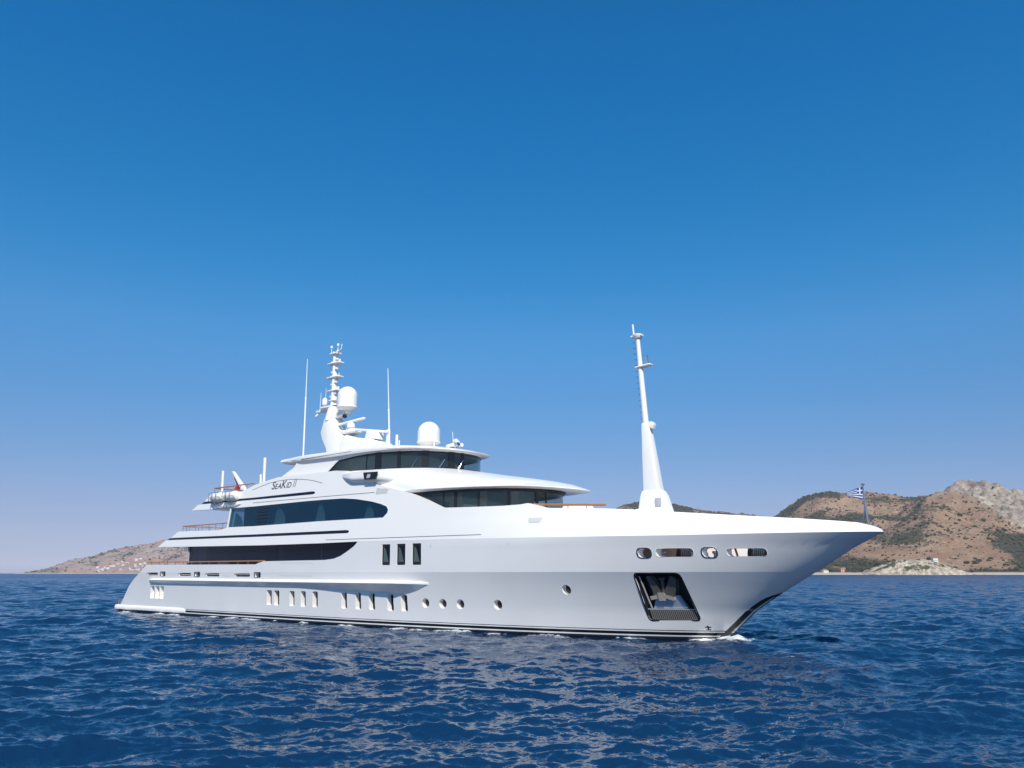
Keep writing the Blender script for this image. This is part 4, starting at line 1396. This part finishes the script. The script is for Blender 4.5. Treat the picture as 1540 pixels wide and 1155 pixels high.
# yacht: calm the water against the hull, small wash along it
q0 = np.array([OX, OY]); U = (X - OX) * sin(TH) - (Y - OY) * cos(TH); W_ = -(X - OX) * cos(TH) - (Y - OY) * sin(TH)
ug_ = np.linspace(-3, 51, 200); hw_ = np.array([side(float(u), .05) if u < stem(.05) else 0 for u in ug_])
hw = np.interp(U, ug_, hw_)
inside = (U > -2.5) & (U < 51)
dist = np.where(inside, np.abs(W_) - hw, np.hypot(np.abs(W_), np.where(U >= 51, U - 51, -2.5 - U)))
near = np.clip(1 - dist / 2.2, 0, 1) * (dist > -1.0)
n1 = fbm(X / 1.1, Y / 1.1, 4, 21); n2 = fbm(X / .28, Y / .28, 3, 33)
calm = np.clip((dist + .3) / 3.0, .25, 1) if True else 1
Z *= calm; DX *= calm; DY *= calm
Z -= .13
wash = near ** 2 * np.clip(n1 * 2.2 - .75, 0, 1)
Z += wash * .16 * (.4 + n2)
bow = np.exp(-((U - 51.0) / 1.0) ** 2 - ((np.abs(W_) - .3) / .7) ** 2)
Z += bow * .26 * (.3 + n2)
wk = np.clip(1 - np.abs(U + 5) / 14, 0, 1) * np.clip(1 - np.abs(W_) / 7, 0, 1) * (U < -1)
foam = np.clip(near ** 2.2 * np.clip(n1 * 3.0 - 1.25, 0, 1) * .95 + bow * np.clip(n2 * 2.2 - .55, 0, .9) + np.clip(wk * n1 * 2.0 - .75, 0, .5), 0, 1)
foam = np.where(dist < 12, foam, 0)
cap = np.clip((fbm(X / 2.6, Y / 1.6, 4, 51) - .76) * 9, 0, 1) * (RR > 30) * (RR < 260) * np.clip(Z * 9, 0, 1)
foam = np.clip(foam + .8 * cap, 0, 1)
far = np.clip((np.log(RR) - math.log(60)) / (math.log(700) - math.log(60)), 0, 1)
co = np.stack([X + DX, Y + DY, Z], -1).reshape(-1, 3)
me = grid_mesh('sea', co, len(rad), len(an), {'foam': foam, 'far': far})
sea = link_mesh('sea', me); tag(sea, kind='structure')

def sea_mat():
    m, n, b = new_mat('sea_water')
    L = n.links.new
    tc = n.nodes.new('ShaderNodeTexCoord')
    at = n.nodes.new('ShaderNodeAttribute'); at.attribute_name = 'foam'
    fa = n.nodes.new('ShaderNodeAttribute'); fa.attribute_name = 'far'
    # ripple slopes: two octaves of vector noise tilt the normal
    def slope(scale, amp):
        mp = n.nodes.new('ShaderNodeMapping'); mp.inputs['Scale'].default_value = (scale * .8, scale * 1.25, scale)
        L(tc.outputs['Object'], mp.inputs[0])
        no = n.nodes.new('ShaderNodeTexNoise'); no.inputs['Detail'].default_value = 3.0; no.inputs['Scale'].default_value = 1.0; no.inputs['Roughness'].default_value = .6
        L(mp.outputs[0], no.inputs['Vector'])
        su = n.nodes.new('ShaderNodeVectorMath'); su.operation = 'SUBTRACT'; su.inputs[1].default_value = (.5, .5, .5)
        L(no.outputs['Color'], su.inputs[0])
        mu = n.nodes.new('ShaderNodeVectorMath'); mu.operation = 'MULTIPLY'; mu.inputs[1].default_value = (amp, amp, 0)
        L(su.outputs[0], mu.inputs[0])
        return mu
    s1 = slope(6.0, .70)
    s2 = slope(.55, 1.7)
    sc = n.nodes.new('ShaderNodeVectorMath'); sc.operation = 'SCALE'
    L(s2.outputs[0], sc.inputs[0]); L(fa.outputs['Fac'], sc.inputs['Scale'])
    s3 = slope(15.0, .4); s4 = slope(1.7, .55)
    a3 = n.nodes.new('ShaderNodeVectorMath'); L(s3.outputs[0], a3.inputs[0]); L(s4.outputs[0], a3.inputs[1])
    a4 = n.nodes.new('ShaderNodeVectorMath'); L(s1.outputs[0], a4.inputs[0]); L(a3.outputs[0], a4.inputs[1])
    ad = n.nodes.new('ShaderNodeVectorMath'); L(a4.outputs[0], ad.inputs[0]); L(sc.outputs[0], ad.inputs[1])
    ge = n.nodes.new('ShaderNodeNewGeometry')
    a2 = n.nodes.new('ShaderNodeVectorMath'); L(ge.outputs['Normal'], a2.inputs[0]); L(ad.outputs[0], a2.inputs[1])
    nm_ = n.nodes.new('ShaderNodeVectorMath'); nm_.operation = 'NORMALIZE'; L(a2.outputs[0], nm_.inputs[0])
    L(nm_.outputs[0], b.inputs['Normal'])
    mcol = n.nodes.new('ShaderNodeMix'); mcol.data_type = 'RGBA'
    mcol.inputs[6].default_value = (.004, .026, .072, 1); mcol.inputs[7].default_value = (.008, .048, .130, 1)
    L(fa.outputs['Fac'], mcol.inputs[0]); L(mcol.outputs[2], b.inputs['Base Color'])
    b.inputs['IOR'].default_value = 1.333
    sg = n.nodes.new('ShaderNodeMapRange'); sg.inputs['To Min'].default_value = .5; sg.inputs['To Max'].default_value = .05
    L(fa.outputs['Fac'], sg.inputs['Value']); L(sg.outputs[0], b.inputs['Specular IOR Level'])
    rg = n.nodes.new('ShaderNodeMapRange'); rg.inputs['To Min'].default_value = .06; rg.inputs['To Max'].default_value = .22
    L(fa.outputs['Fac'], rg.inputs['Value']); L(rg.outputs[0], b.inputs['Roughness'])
    # foam
    no = n.nodes.new('ShaderNodeTexNoise'); no.inputs['Scale'].default_value = 7.0; no.inputs['Detail'].default_value = 6; no.inputs['Roughness'].default_value = .7
    L(tc.outputs['Object'], no.inputs['Vector'])
    ma = n.nodes.new('ShaderNodeMath'); ma.operation = 'ADD'; L(no.outputs['Fac'], ma.inputs[0]); L(at.outputs['Fac'], ma.inputs[1])
    mr = n.nodes.new('ShaderNodeMapRange'); mr.inputs['From Min'].default_value = .80; mr.inputs['From Max'].default_value = 1.10
    L(ma.outputs[0], mr.inputs['Value'])
    fb = n.nodes.new('ShaderNodeBsdfDiffuse'); fb.inputs[0].default_value = (.62, .65, .68, 1)
    mx = n.nodes.new('ShaderNodeMixShader'); L(mr.outputs[0], mx.inputs[0]); L(b.outputs[0], mx.inputs[1]); L(fb.outputs[0], mx.inputs[2])
    L(mx.outputs[0], n.nodes['Material Output'].inputs[0])
    return m
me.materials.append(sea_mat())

# ================================================================== FAR SHORES
def ridge_height(X, Y, pts, D, p):
    """height falling away from a ridge polyline (x, y, z)"""
    best = np.zeros_like(X)
    for a, b in zip(pts[:-1], pts[1:]):
        ax, ay, az = a; bx, by, bz = b
        dx, dy = bx - ax, by - ay
        t = np.clip(((X - ax) * dx + (Y - ay) * dy) / (dx * dx + dy * dy), 0, 1)
        d = np.hypot(X - ax - t * dx, Y - ay - t * dy)
        best = np.maximum(best, (az + t * (bz - az)) * np.clip(1 - d / D, 0, 1) ** p)
    return best
def interp_pts(l, Yf):
    return [(x, Yf(x) if callable(Yf) else Yf, z) for x, z in l]
BACK = interp_pts([(760, 30), (820, 110), (880, 172), (930, 212), (972, 240), (1032, 255), (1108, 261), (1177, 251), (1268, 248), (1384, 244), (1459, 240), (1629, 224), (2072, 200)], 2700)
FARR = interp_pts([(380, 90), (418, 126), (449, 233), (477, 272), (505, 278), (527, 288), (587, 290), (660, 273), (736, 262), (831, 254), (925, 238), (1005, 206), (1164, 166)], 3300)
PEAK = interp_pts([(1130, 120), (1196, 176), (1243, 201), (1275, 214), (1308, 252), (1357, 258), (1400, 240), (1437, 218), (1465, 204), (1579, 195), (1763, 163), (1947, 135)], 2300)
SPUR = [(785, 1720, 20), (880, 1840, 73), (959, 1900, 118), (1030, 1960, 150), (1062, 2000, 160), (1130, 2150, 165), (1240, 2280, 190)]
SPU2 = [(1057, 1980, 156), (1110, 1850, 100), (1150, 1720, 50), (1170, 1620, 18)]
LOWR = [(951, 1720, 18), (1012, 1760, 36), (1074, 1800, 60), (1136, 1800, 80), (1258, 1800, 104), (1450, 1800, 106), (1800, 1800, 100)]
gx = np.arange(200, 1960, 5.0); gy = np.arange(1420, 3560, 5.0)
GX, GY = np.meshgrid(gx, gy, indexing='xy')
wx = GX + 60 * (fbm(GX / 210, GY / 210, 4, 3) - .5); wy = GY + 90 * (fbm(GX / 190, GY / 190, 4, 8) - .5)
h1 = ridge_height(wx, wy, BACK, 1150, 1.25)
mk = np.clip((GX - 720) / 270, 0, 1) ** .6
h1 = h1 * (1 - (1 - mk) * np.clip((GY - 1800) / 500, 0, 1))
h2 = .955 * ridge_height(wx, wy, FARR, 900, 1.0)
h3 = ridge_height(GX + .35 * (wx - GX), GY + .5 * (wy - GY), PEAK, 520, .9)
h4 = ridge_height(wx, wy, SPUR, 430, 1.35)
h5 = ridge_height(wx, wy, SPU2, 300, 1.3)
h6 = ridge_height(wx, wy, LOWR, 360, 1.1)
HH = np.maximum.reduce([h1, h2, h3, h4, h5, h6])
gul = fbm(GX / 120, GY / 120, 6, 14); rid = 1 - np.abs(2 * fbm(GX / 70, GY / 90, 5, 27) - 1)
rocky = np.clip((h3 - np.maximum.reduce([h1, h4, h5, h6])) / 14, 0, 1) * np.clip((GX - 1225) / 45, 0, 1)
rid2 = 1 - np.abs(2 * fbm(wx / 150 + wy / 400, wy / 260, 4, 29) - 1)
crag = np.abs(fbm(GX / 34, GY / 60, 5, 44) - .5) * 2
HH = HH + (gul - .5) * .20 * np.minimum(HH, 110) + (rid - .6) * .16 * np.minimum(HH, 90) + (rid2 - .6) * .22 * np.minimum(HH, 120) + rocky * ((crag - .25) * 20 + (np.abs(fbm(GX / 14 + GY / 60, GY / 40, 4, 46) - .5) - .2) * 44 + (np.abs(fbm(GX / 42 + GY / 90, GY / 110, 3, 47) - .5) - .2) * 50) + (fbm(GX / 16, GY / 16, 3, 61) - .5) * np.minimum(HH * .05, 4)
HH = HH * np.clip((GX - 215) / 215, 0, 1) ** .8 * np.clip((3540 - GY) / 160, 0, 1)
shore = 1500 + 40 * (fbm(GX / 260, GX * 0 + 2.0, 3, 70) - .5) * 2
sf = np.clip((GY - shore) / 260, 0, 1) ** .75
HH = np.where(GY > shore, 2.2 + (HH + 2) * sf, (GY - shore) * .10 + 2.2)
scrub = fbm(GX / 150, GY / 150, 5, 90)
valley = np.clip(.62 - np.abs(HH - 0) * 0 + (np.maximum(h1, h2) - np.maximum(h4, h5)) / 400, 0, 1)
low = np.clip((95 - HH) / 80, 0, 1) * np.clip((np.maximum(h6, h1 * .6) - h4) / 25 + .35, 0, 1)
crease = np.clip(1 - np.abs(np.maximum(h4, h5) - np.maximum(h1, h6)) / 16, 0, 1)
top = np.clip((h1 - 215) / 25, 0, 1) * (h1 >= HH - 60)
veg = np.clip(.30 + .40 * np.clip((42 - HH) / 20, 0, 1) + .42 * np.clip((GX - 985) / 80, 0, 1) * np.clip((95 - HH) / 25, 0, 1) * np.clip((1960 - GY) / 60, 0, 1) + (scrub - .5) * 2.4 + .42 * low + .42 * crease + .25 * top - .55 * rocky - .28 * np.clip((np.maximum(h4, h5) - h1) / 20, 0, 1), 0, 1)
co = np.stack([GX, GY, HH], -1).reshape(-1, 3)
me = grid_mesh('hills', co, len(gy), len(gx), {'veg': veg, 'rock': rocky, 'beach': np.clip((5.5 - HH) / 2.5, 0, 1)})
RGX, RGY, RHH, RVEG, RROCK = GX, GY, HH, veg, rocky
hr = link_mesh('hills', me); tag(hr, kind='structure')

def hill_mat(name, soil_a, soil_b, rock, green, scale=1.0):
    m, n, b = new_mat(name)
    L = n.links.new
    tc = n.nodes.new('ShaderNodeTexCoord')
    def attr(a):
        q = n.nodes.new('ShaderNodeAttribute'); q.attribute_name = a; return q.outputs['Fac']
    def noise(s, d=6, r=.6):
        q = n.nodes.new('ShaderNodeTexNoise'); q.inputs['Scale'].default_value = s * scale; q.inputs['Detail'].default_value = d; q.inputs['Roughness'].default_value = r
        L(tc.outputs['Object'], q.inputs['Vector']); return q.outputs['Fac']
    def mixc(f, a, b_):
        q = n.nodes.new('ShaderNodeMix'); q.data_type = 'RGBA'
        if isinstance(f, float): q.inputs[0].default_value = f
        else: L(f, q.inputs[0])
        for i, c in ((6, a), (7, b_)):
            if isinstance(c, tuple): q.inputs[i].default_value = (*c, 1)
            else: L(c, q.inputs[i])
        return q.outputs[2]
    def ramp(v, lo, hi):
        q = n.nodes.new('ShaderNodeMapRange'); q.inputs['From Min'].default_value = lo; q.inputs['From Max'].default_value = hi
        L(v, q.inputs['Value']); return q.outputs[0]
    def math2(op, a, b_):
        q = n.nodes.new('ShaderNodeMath'); q.operation = op
        for i, c in ((0, a), (1, b_)):
            if isinstance(c, float): q.inputs[i].default_value = c
            else: L(c, q.inputs[i])
        return q.outputs[0]
    soil = mixc(ramp(noise(.012, 8), .38, .62), soil_a, soil_b)
    soil = mixc(ramp(noise(.10, 5, .7), .56, .72), soil, tuple(min(1, c * 1.5) for c in soil_b))
    rk = mixc(ramp(noise(.05, 8, .7), .40, .60), tuple(c * .38 for c in rock), rock)
    base = mixc(attr('rock'), soil, rk)
    vm = math2('ADD', math2('MULTIPLY', attr('veg'), .62), noise(.16, 4, .65))
    base = mixc(ramp(vm, .70, .86), base, green)
    base = mixc(attr('beach'), base, (.52, .43, .34))
    L(base, b.inputs['Base Color'])
    b.inputs['Roughness'].default_value = .95
    b.inputs['Specular IOR Level'].default_value = .1
    bp = n.nodes.new('ShaderNodeBump'); bp.inputs['Strength'].default_value = .8; bp.inputs['Distance'].default_value = 6.0 / scale
    L(noise(.09, 6, .7), bp.inputs['Height']); L(bp.outputs[0], b.inputs['Normal'])
    return m
SCRUBC = (.055, .054, .034)
me.materials.append(hill_mat('dry_hillside', (.235, .142, .090), (.335, .222, .148), (.45, .37, .30), SCRUBC))

# pale rock headland on the right shore
hx = np.arange(630, 836, 2.0); hy = np.arange(1440, 1540, 2.0)
HX, HY = np.meshgrid(hx, hy, indexing='xy')
pz = np.interp(HX, [630, 648, 664, 692, 729, 759, 788, 805, 816, 834], [-3, 3, 12, 21, 25, 25, 18, 10, 3, -3])
dd = np.abs(HY - 1492 - 6 * np.sin(HX / 17)) / 42
hz = pz * np.clip(1 - dd ** 2.0, -.2, 1) + (fbm(HX / 9, HY / 9, 5, 71) - .5) * 9 * np.clip(pz / 12, 0, 1) + (np.abs(fbm(HX / 22, HY / 30, 4, 72) - .5)) * 10 * np.clip(pz / 12, 0, 1)
me = grid_mesh('rocky_headland', np.stack([HX, HY, hz], -1).reshape(-1, 3), len(hy), len(hx),
               {'veg': np.clip((fbm(HX / 16, HY / 10, 4, 73) - .40) * 2.4 * np.clip(hz / 10, 0, 1), 0, 1), 'rock': np.ones_like(HX), 'beach': HX * 0})
hd = link_mesh('rocky_headland', me); tag(hd, kind='structure')
me.materials.append(hill_mat('pale_rock', (.44, .35, .25), (.55, .45, .34), (.58, .48, .37), (.06, .065, .03), 2.5))

# far left shore
LEFT = interp_pts([(-2649, 2), (-2576, 14), (-2503, 36), (-2432, 60), (-2324, 102), (-2234, 135), (-2143, 157), (-2051, 175), (-1977, 186), (-1865, 200), (-1733, 200), (-1580, 174), (-1312, 101), (-1009, 30), (-800, 2)], 4600)
gx = np.arange(-2760, -700, 9.0); gy = np.arange(4080, 5100, 9.0)
GX, GY = np.meshgrid(gx, gy, indexing='xy')
HL = ridge_height(GX + 50 * (fbm(GX / 200, GY / 200, 4, 101) - .5), GY + 60 * (fbm(GX / 180, GY / 180, 4, 102) - .5), LEFT, 480, 1.1)
HL = HL + (fbm(GX / 130, GY / 130, 6, 105) - .5) * .26 * np.minimum(HL, 90) + (np.abs(fbm(GX / 60, GY / 90, 5, 107) - .5) - .2) * .3 * np.minimum(HL, 50)
HL = HL * np.clip((GX + 2545) / 130, 0, 1) ** .7
HL = np.where(HL < 1.0, HL - 2.5, HL)
me = grid_mesh('hills', np.stack([GX, GY, HL], -1).reshape(-1, 3), len(gy), len(gx),
               {'veg': np.clip(.05 + (fbm(GX / 140, GY / 140, 5, 111) - .5) * 1.6, 0, 1), 'rock': np.clip((fbm(GX / 160, GY / 120, 5, 112) - .48) * 5, 0, 1), 'beach': np.clip((4 - HL) / 3, 0, 1)})
LGX, LGY, LHH, LVEG = GX, GY, HL, np.clip(.10 + (fbm(GX / 140, GY / 140, 5, 111) - .5) * 1.6, 0, 1)
hl = link_mesh('hills', me); tag(hl, kind='structure')
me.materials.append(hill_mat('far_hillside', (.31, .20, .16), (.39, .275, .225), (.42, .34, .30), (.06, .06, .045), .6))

def ground_at(GXs, GYs, Hs, x, y):
    i = int(round((y - GYs[0, 0]) / (GYs[1, 0] - GYs[0, 0]))); j = int(round((x - GXs[0, 0]) / (GXs[0, 1] - GXs[0, 0])))
    return float(Hs[min(max(i, 0), Hs.shape[0] - 1), min(max(j, 0), Hs.shape[1] - 1)])


# ------------------------------------------------------------------ scrub, shore trees, houses
ICO = [(0, 0, -1), (.724, -.526, -.447), (-.276, -.851, -.447), (-.894, 0, -.447), (-.276, .851, -.447), (.724, .526, -.447),
       (.276, -.851, .447), (-.724, -.526, .447), (-.724, .526, .447), (.276, .851, .447), (.894, 0, .447), (0, 0, 1)]
ICF = [(0, 1, 2), (1, 0, 5), (0, 2, 3), (0, 3, 4), (0, 4, 5), (1, 5, 10), (2, 1, 6), (3, 2, 7), (4, 3, 8), (5, 4, 9), (1, 10, 6), (2, 6, 7), (3, 7, 8), (4, 8, 9), (5, 9, 10),
       (6, 10, 11), (7, 6, 11), (8, 7, 11), (9, 8, 11), (10, 9, 11)]
ICO_A = np.array(ICO); ICF_A = np.array(ICF)
def blobs(name, P, Rr, tint, mat, squash=.8, jit=.30):
    """many small leaf clumps as one mesh"""
    n_ = len(P)
    v = ICO_A[None] * (1 + rng.uniform(-jit, jit, (n_, 12, 1)))
    v = v * Rr[:, None, None] * np.array([1, 1, squash])
    v = v + P[:, None, :]
    f = ICF_A[None] + (np.arange(n_) * 12)[:, None, None]
    me = bpy.data.meshes.new(name)
    vv = v.reshape(-1, 3); ff = f.reshape(-1, 3)
    me.vertices.add(len(vv)); me.vertices.foreach_set('co', vv.astype(np.float32).ravel())
    me.loops.add(len(ff) * 3); me.loops.foreach_set('vertex_index', ff.astype(np.int32).ravel())
    me.polygons.add(len(ff)); me.polygons.foreach_set('loop_start', (np.arange(len(ff)) * 3).astype(np.int32)); me.polygons.foreach_set('loop_total', np.full(len(ff), 3, np.int32))
    me.update(calc_edges=True)
    at = me.attributes.new('tint', 'FLOAT', 'POINT'); at.data.foreach_set('value', np.repeat(tint, 12).astype(np.float32))
    me.materials.append(mat)
    return link_mesh(name, me)
def leaf_mat(name, a, b_):
    m, n, b = new_mat(name)
    at = n.nodes.new('ShaderNodeAttribute'); at.attribute_name = 'tint'
    cr = n.nodes.new('ShaderNodeValToRGB'); cr.color_ramp.elements[0].color = (*a, 1); cr.color_ramp.elements[1].color = (*b_, 1)
    n.links.new(at.outputs['Fac'], cr.inputs[0]); n.links.new(cr.outputs[0], b.inputs['Base Color'])
    b.inputs['Roughness'].default_value = .9; b.inputs['Specular IOR Level'].default_value = .1
    return m
LEAF = leaf_mat('scrub_leaf', (.034, .037, .020), (.100, .090, .052))
def scatter(GXs, GYs, Hs, vegs, count, hmin, x0, x1, power=1.6, rocks=None):
    P = []
    nx_, ny_ = Hs.shape[1], Hs.shape[0]
    while len(P) < count:
        jj = rng.integers(0, nx_, 8000); ii = rng.integers(0, ny_, 8000)
        keep = rng.random(8000) < (vegs[ii, jj] ** power + .11) * (1 - .75 * (rocks[ii, jj] if rocks is not None else 0))
        for a, b_ in zip(ii[keep], jj[keep]):
            x, y, z = GXs[a, b_], GYs[a, b_], Hs[a, b_]
            if z > hmin and x0 < x < x1: P.append((x + rng.uniform(-2.5, 2.5), y + rng.uniform(-2.5, 2.5), z))
    return np.array(P[:count])
P = scatter(RGX, RGY, RHH, RVEG, 30000, 6.0, 330, 1700, 1.6, RROCK)
Rr = rng.gamma(4.0, .46, len(P)) + .4
Rr *= np.where(P[:, 1] < 1750, .8, 1.0)
P[:, 2] += Rr * .35
sb = blobs('scrub', P, Rr, rng.random(len(P)), LEAF)
tag(sb, 'dark olive scrub dotted over the dry brown hillside on the right', kind='stuff')

BARK = pmat('bark', (.10, .07, .05), .9, var=.2)
def make_tree(name, h, r, nclump, wide):
    root = empty(name)
    mb = MB(); mb.tube([(0, 0, -.5), (.1, .05, h * .3), (.05, 0, h * .62)], [.22, .17, .09], 6)
    mb.tube([(.1, .05, h * .3), (.5 * r, .2 * r, h * .58)], [.1, .05], 5); mb.tube([(.1, .05, h * .34), (-.5 * r, -.2 * r, h * .6)], [.1, .05], 5)
    mb.build('trunk', BARK, root)
    th = rng.uniform(0, 2 * pi, nclump); ph = rng.uniform(-.5, 1, nclump); rr = rng.uniform(.35, 1, nclump) ** .6
    Q = np.stack([r * wide * rr * np.cos(th) * np.sqrt(1 - np.clip(ph, 0, 1) ** 2), r * wide * rr * np.sin(th) * np.sqrt(1 - np.clip(ph, 0, 1) ** 2), h * .62 + h * .36 * ph * rr], 1)
    c = blobs('crown', Q, rng.uniform(.22, .42, nclump) * r, rng.random(nclump), LEAF, .85, .35)
    c.parent = root
    return root
def copy_thing(root, loc, rz, sc):
    r = root.copy(); COL.objects.link(r); r.location = loc; r.rotation_euler = (0, 0, rz); r.scale = (sc, sc, sc)
    for ch in root.children:
        c = ch.copy(); COL.objects.link(c); c.parent = r
    return r
spots = []
k = 0
while len(spots) < 90:
    x = float(rng.uniform(560, 1180)); y = float(rng.uniform(1512, 1700))
    z = ground_at(RGX, RGY, RHH, x, y)
    if z < 3.5 or z > 34: continue
    if fbm(np.array([x / 60.0]), np.array([y / 60.0]), 3, 201)[0] < .47: continue
    spots.append((x, y, z))
protos = [make_tree('shore_tree', 6.5, 3.0, 60, 1.0), make_tree('shore_tree', 5.0, 3.4, 60, 1.25), make_tree('shore_tree', 9.0, 2.6, 60, .75)]
TL = ['rounded dark green tree growing behind the beach on the right shore', 'low spreading dark green tree growing behind the beach on the right shore', 'tall narrow dark green tree growing behind the beach on the right shore']
for i, (x, y, z) in enumerate(spots):
    q = i % 7
    q = 0 if q < 3 else (1 if q < 6 else 2)
    sc = float(rng.uniform(.75, 1.3))
    if protos[q].get('label') is None:
        t = protos[q]; t.location = (x, y, z); t.scale = (sc, sc, sc)
    else:
        t = copy_thing(protos[q], (x, y, z), float(rng.uniform(0, 6.28)), sc)
    tag(t, TL[q], 'tree', 'trees along the right shore')

HW = pmat('house_white', (.70, .67, .62), .8, var=.05); HP = pmat('house_pink', (.52, .34, .26), .8, var=.05)
HT = pmat('house_tile', (.36, .17, .10), .8, var=.15); HD = pmat('house_window', (.03, .035, .045), .3)
def make_house(name, w, d, h, wall, roof, flat):
    root = empty(name)
    mb = MB(); mb.box((0, 0, h / 2 - 1.5), (w, d, h + 3)); mb.build('wall', wall, root)
    mb = MB()
    if flat: mb.box((0, 0, h + .15), (w + .3, d + .3, .3))
    else: mb.add([(-w / 2 - .4, -d / 2 - .4, h), (w / 2 + .4, -d / 2 - .4, h), (w / 2 + .4, d / 2 + .4, h), (-w / 2 - .4, d / 2 + .4, h), (-w / 4, 0, h + w * .2), (w / 4, 0, h + w * .2)], [(0, 1, 5, 4), (1, 2, 5), (2, 3, 4, 5), (3, 0, 4), (3, 2, 1, 0)])
    mb.build('roof', roof, root)
    for k in range(3):
        for fl_ in range(max(1, int(h // 3))):
            mb = MB(); mb.box((-w * .3 + w * .3 * k, -d / 2 - .02, 1.6 + 3 * fl_), (1.2, .12, 1.3)); mb.build('window', HD, root)
    return root
hs_ = [('house', 776, 1552, 9, 7, 5, HW, HW, True, 'white flat-roofed house on top of the pale rock headland'),
       ('house', 631, 1560, 12, 8, 6, HP, HT, False, 'pink house with tiled roof behind the beach on the right shore'),
       ('house', 588, 1540, 10, 8, 4.5, HW, HT, False, 'small white house with tiled roof at the beach end nearest the yacht bow')]
for nm_, x, y, w, d, h, a, b_, fl_, lab in hs_:
    t = make_house(nm_, w, d, h, a, b_, fl_)
    z = ground_at(RGX, RGY, RHH, x, y)
    if x == 776: z = 24.0; y = 1500
    t.location = (x, y, z); t.rotation_euler = (0, 0, float(rng.uniform(-.3, .3)))
    tag(t, lab, 'house')
for x, y, h, lab in ((703, 1522, 17, 'thin utility pole left of the pale rock headland on the right shore'), (1073, 1640, 16, 'thin utility pole on the scrubby slope right of the pale rock headland')):
    mb = MB(); mb.tube([(0, 0, -1), (0, 0, h)], [.28, .2], 8)
    root = empty('utility_pole', (x, y, ground_at(RGX, RGY, RHH, x, y)), 0, lab, 'pole')
    mb.build('mast', GREYM, root)
    mb = MB(); mb.box((0, 0, h - .8), (2.4, .2, .2)); mb.build('crossarm', GREYM, root)
vill = []
while len(vill) < 34:
    if rng.random() < .62:
        f = rng.random(); x = -2118 + 125 * f + rng.normal(0, 12); zt_v = 12 + 58 * f + rng.normal(0, 9)
    else:
        x = float(rng.normal(-1935, 34)); zt_v = float(rng.uniform(15, 52))
    col_ = int(round((x - LGX[0, 0]) / 9.0)); hs__ = LHH[:, col_]
    ii = np.where(hs__ > max(3.0, zt_v))[0]
    if len(ii) == 0: continue
    vill.append((float(x), float(LGY[ii[0], 0]), float(hs__[ii[0]])))
hp = [make_house('village_house', 11, 9, 7, HW, HW, True), make_house('village_house', 14, 9, 6, HW, HT, False)]
for i, (x, y, z) in enumerate(vill):
    q = i % 3 == 2
    src = hp[1 if q else 0]
    sc = float(rng.uniform(.8, 1.35))
    if src.get('label') is None:
        t = src; t.location = (x, y, z - 1); t.scale = (sc, sc, sc)
    else: t = copy_thing(src, (x, y, z - 1), float(rng.uniform(-.5, .5)), sc)
    tag(t, 'white tiled-roof village house on the far left hillside above the sea' if q else 'white flat-roofed village house on the far left hillside above the sea', 'house', 'village houses on the far left shore')
Pl = scatter(LGX, LGY, LHH, LVEG, 1300, 5.0, -2700, -1200, 1.5)
Rl = rng.gamma(4.0, .8, len(Pl)) + 1.0
sb2 = blobs('scrub', Pl, Rl, rng.random(len(Pl)), LEAF)
tag(sb2, 'scrub dotted over the pale far hillside on the left', kind='stuff')

# ------------------------------------------------------------------ haze
hz_me = bpy.data.meshes.new('haze')
bm = bmesh.new(); bmesh.ops.create_cube(bm, size=1.0); bm.to_mesh(hz_me); bm.free()
haze = link_mesh('haze', hz_me); tag(haze, kind='stuff')
haze.scale = (19000, 19000, 450); haze.location = (0, 0, 450 / 2 - 12)
m = bpy.data.materials.new('haze_air'); m.use_nodes = True
n = m.node_tree; n.nodes.clear()
out = n.nodes.new('ShaderNodeOutputMaterial'); pv = n.nodes.new('ShaderNodeVolumePrincipled')
pv.inputs['Color'].default_value = (.72, .76, .88, 1)
pv.inputs['Density'].default_value = 5.5e-5
pv.inputs['Anisotropy'].default_value = 0.0
n.links.new(pv.outputs[0], out.inputs['Volume'])
hz_me.materials.append(m)
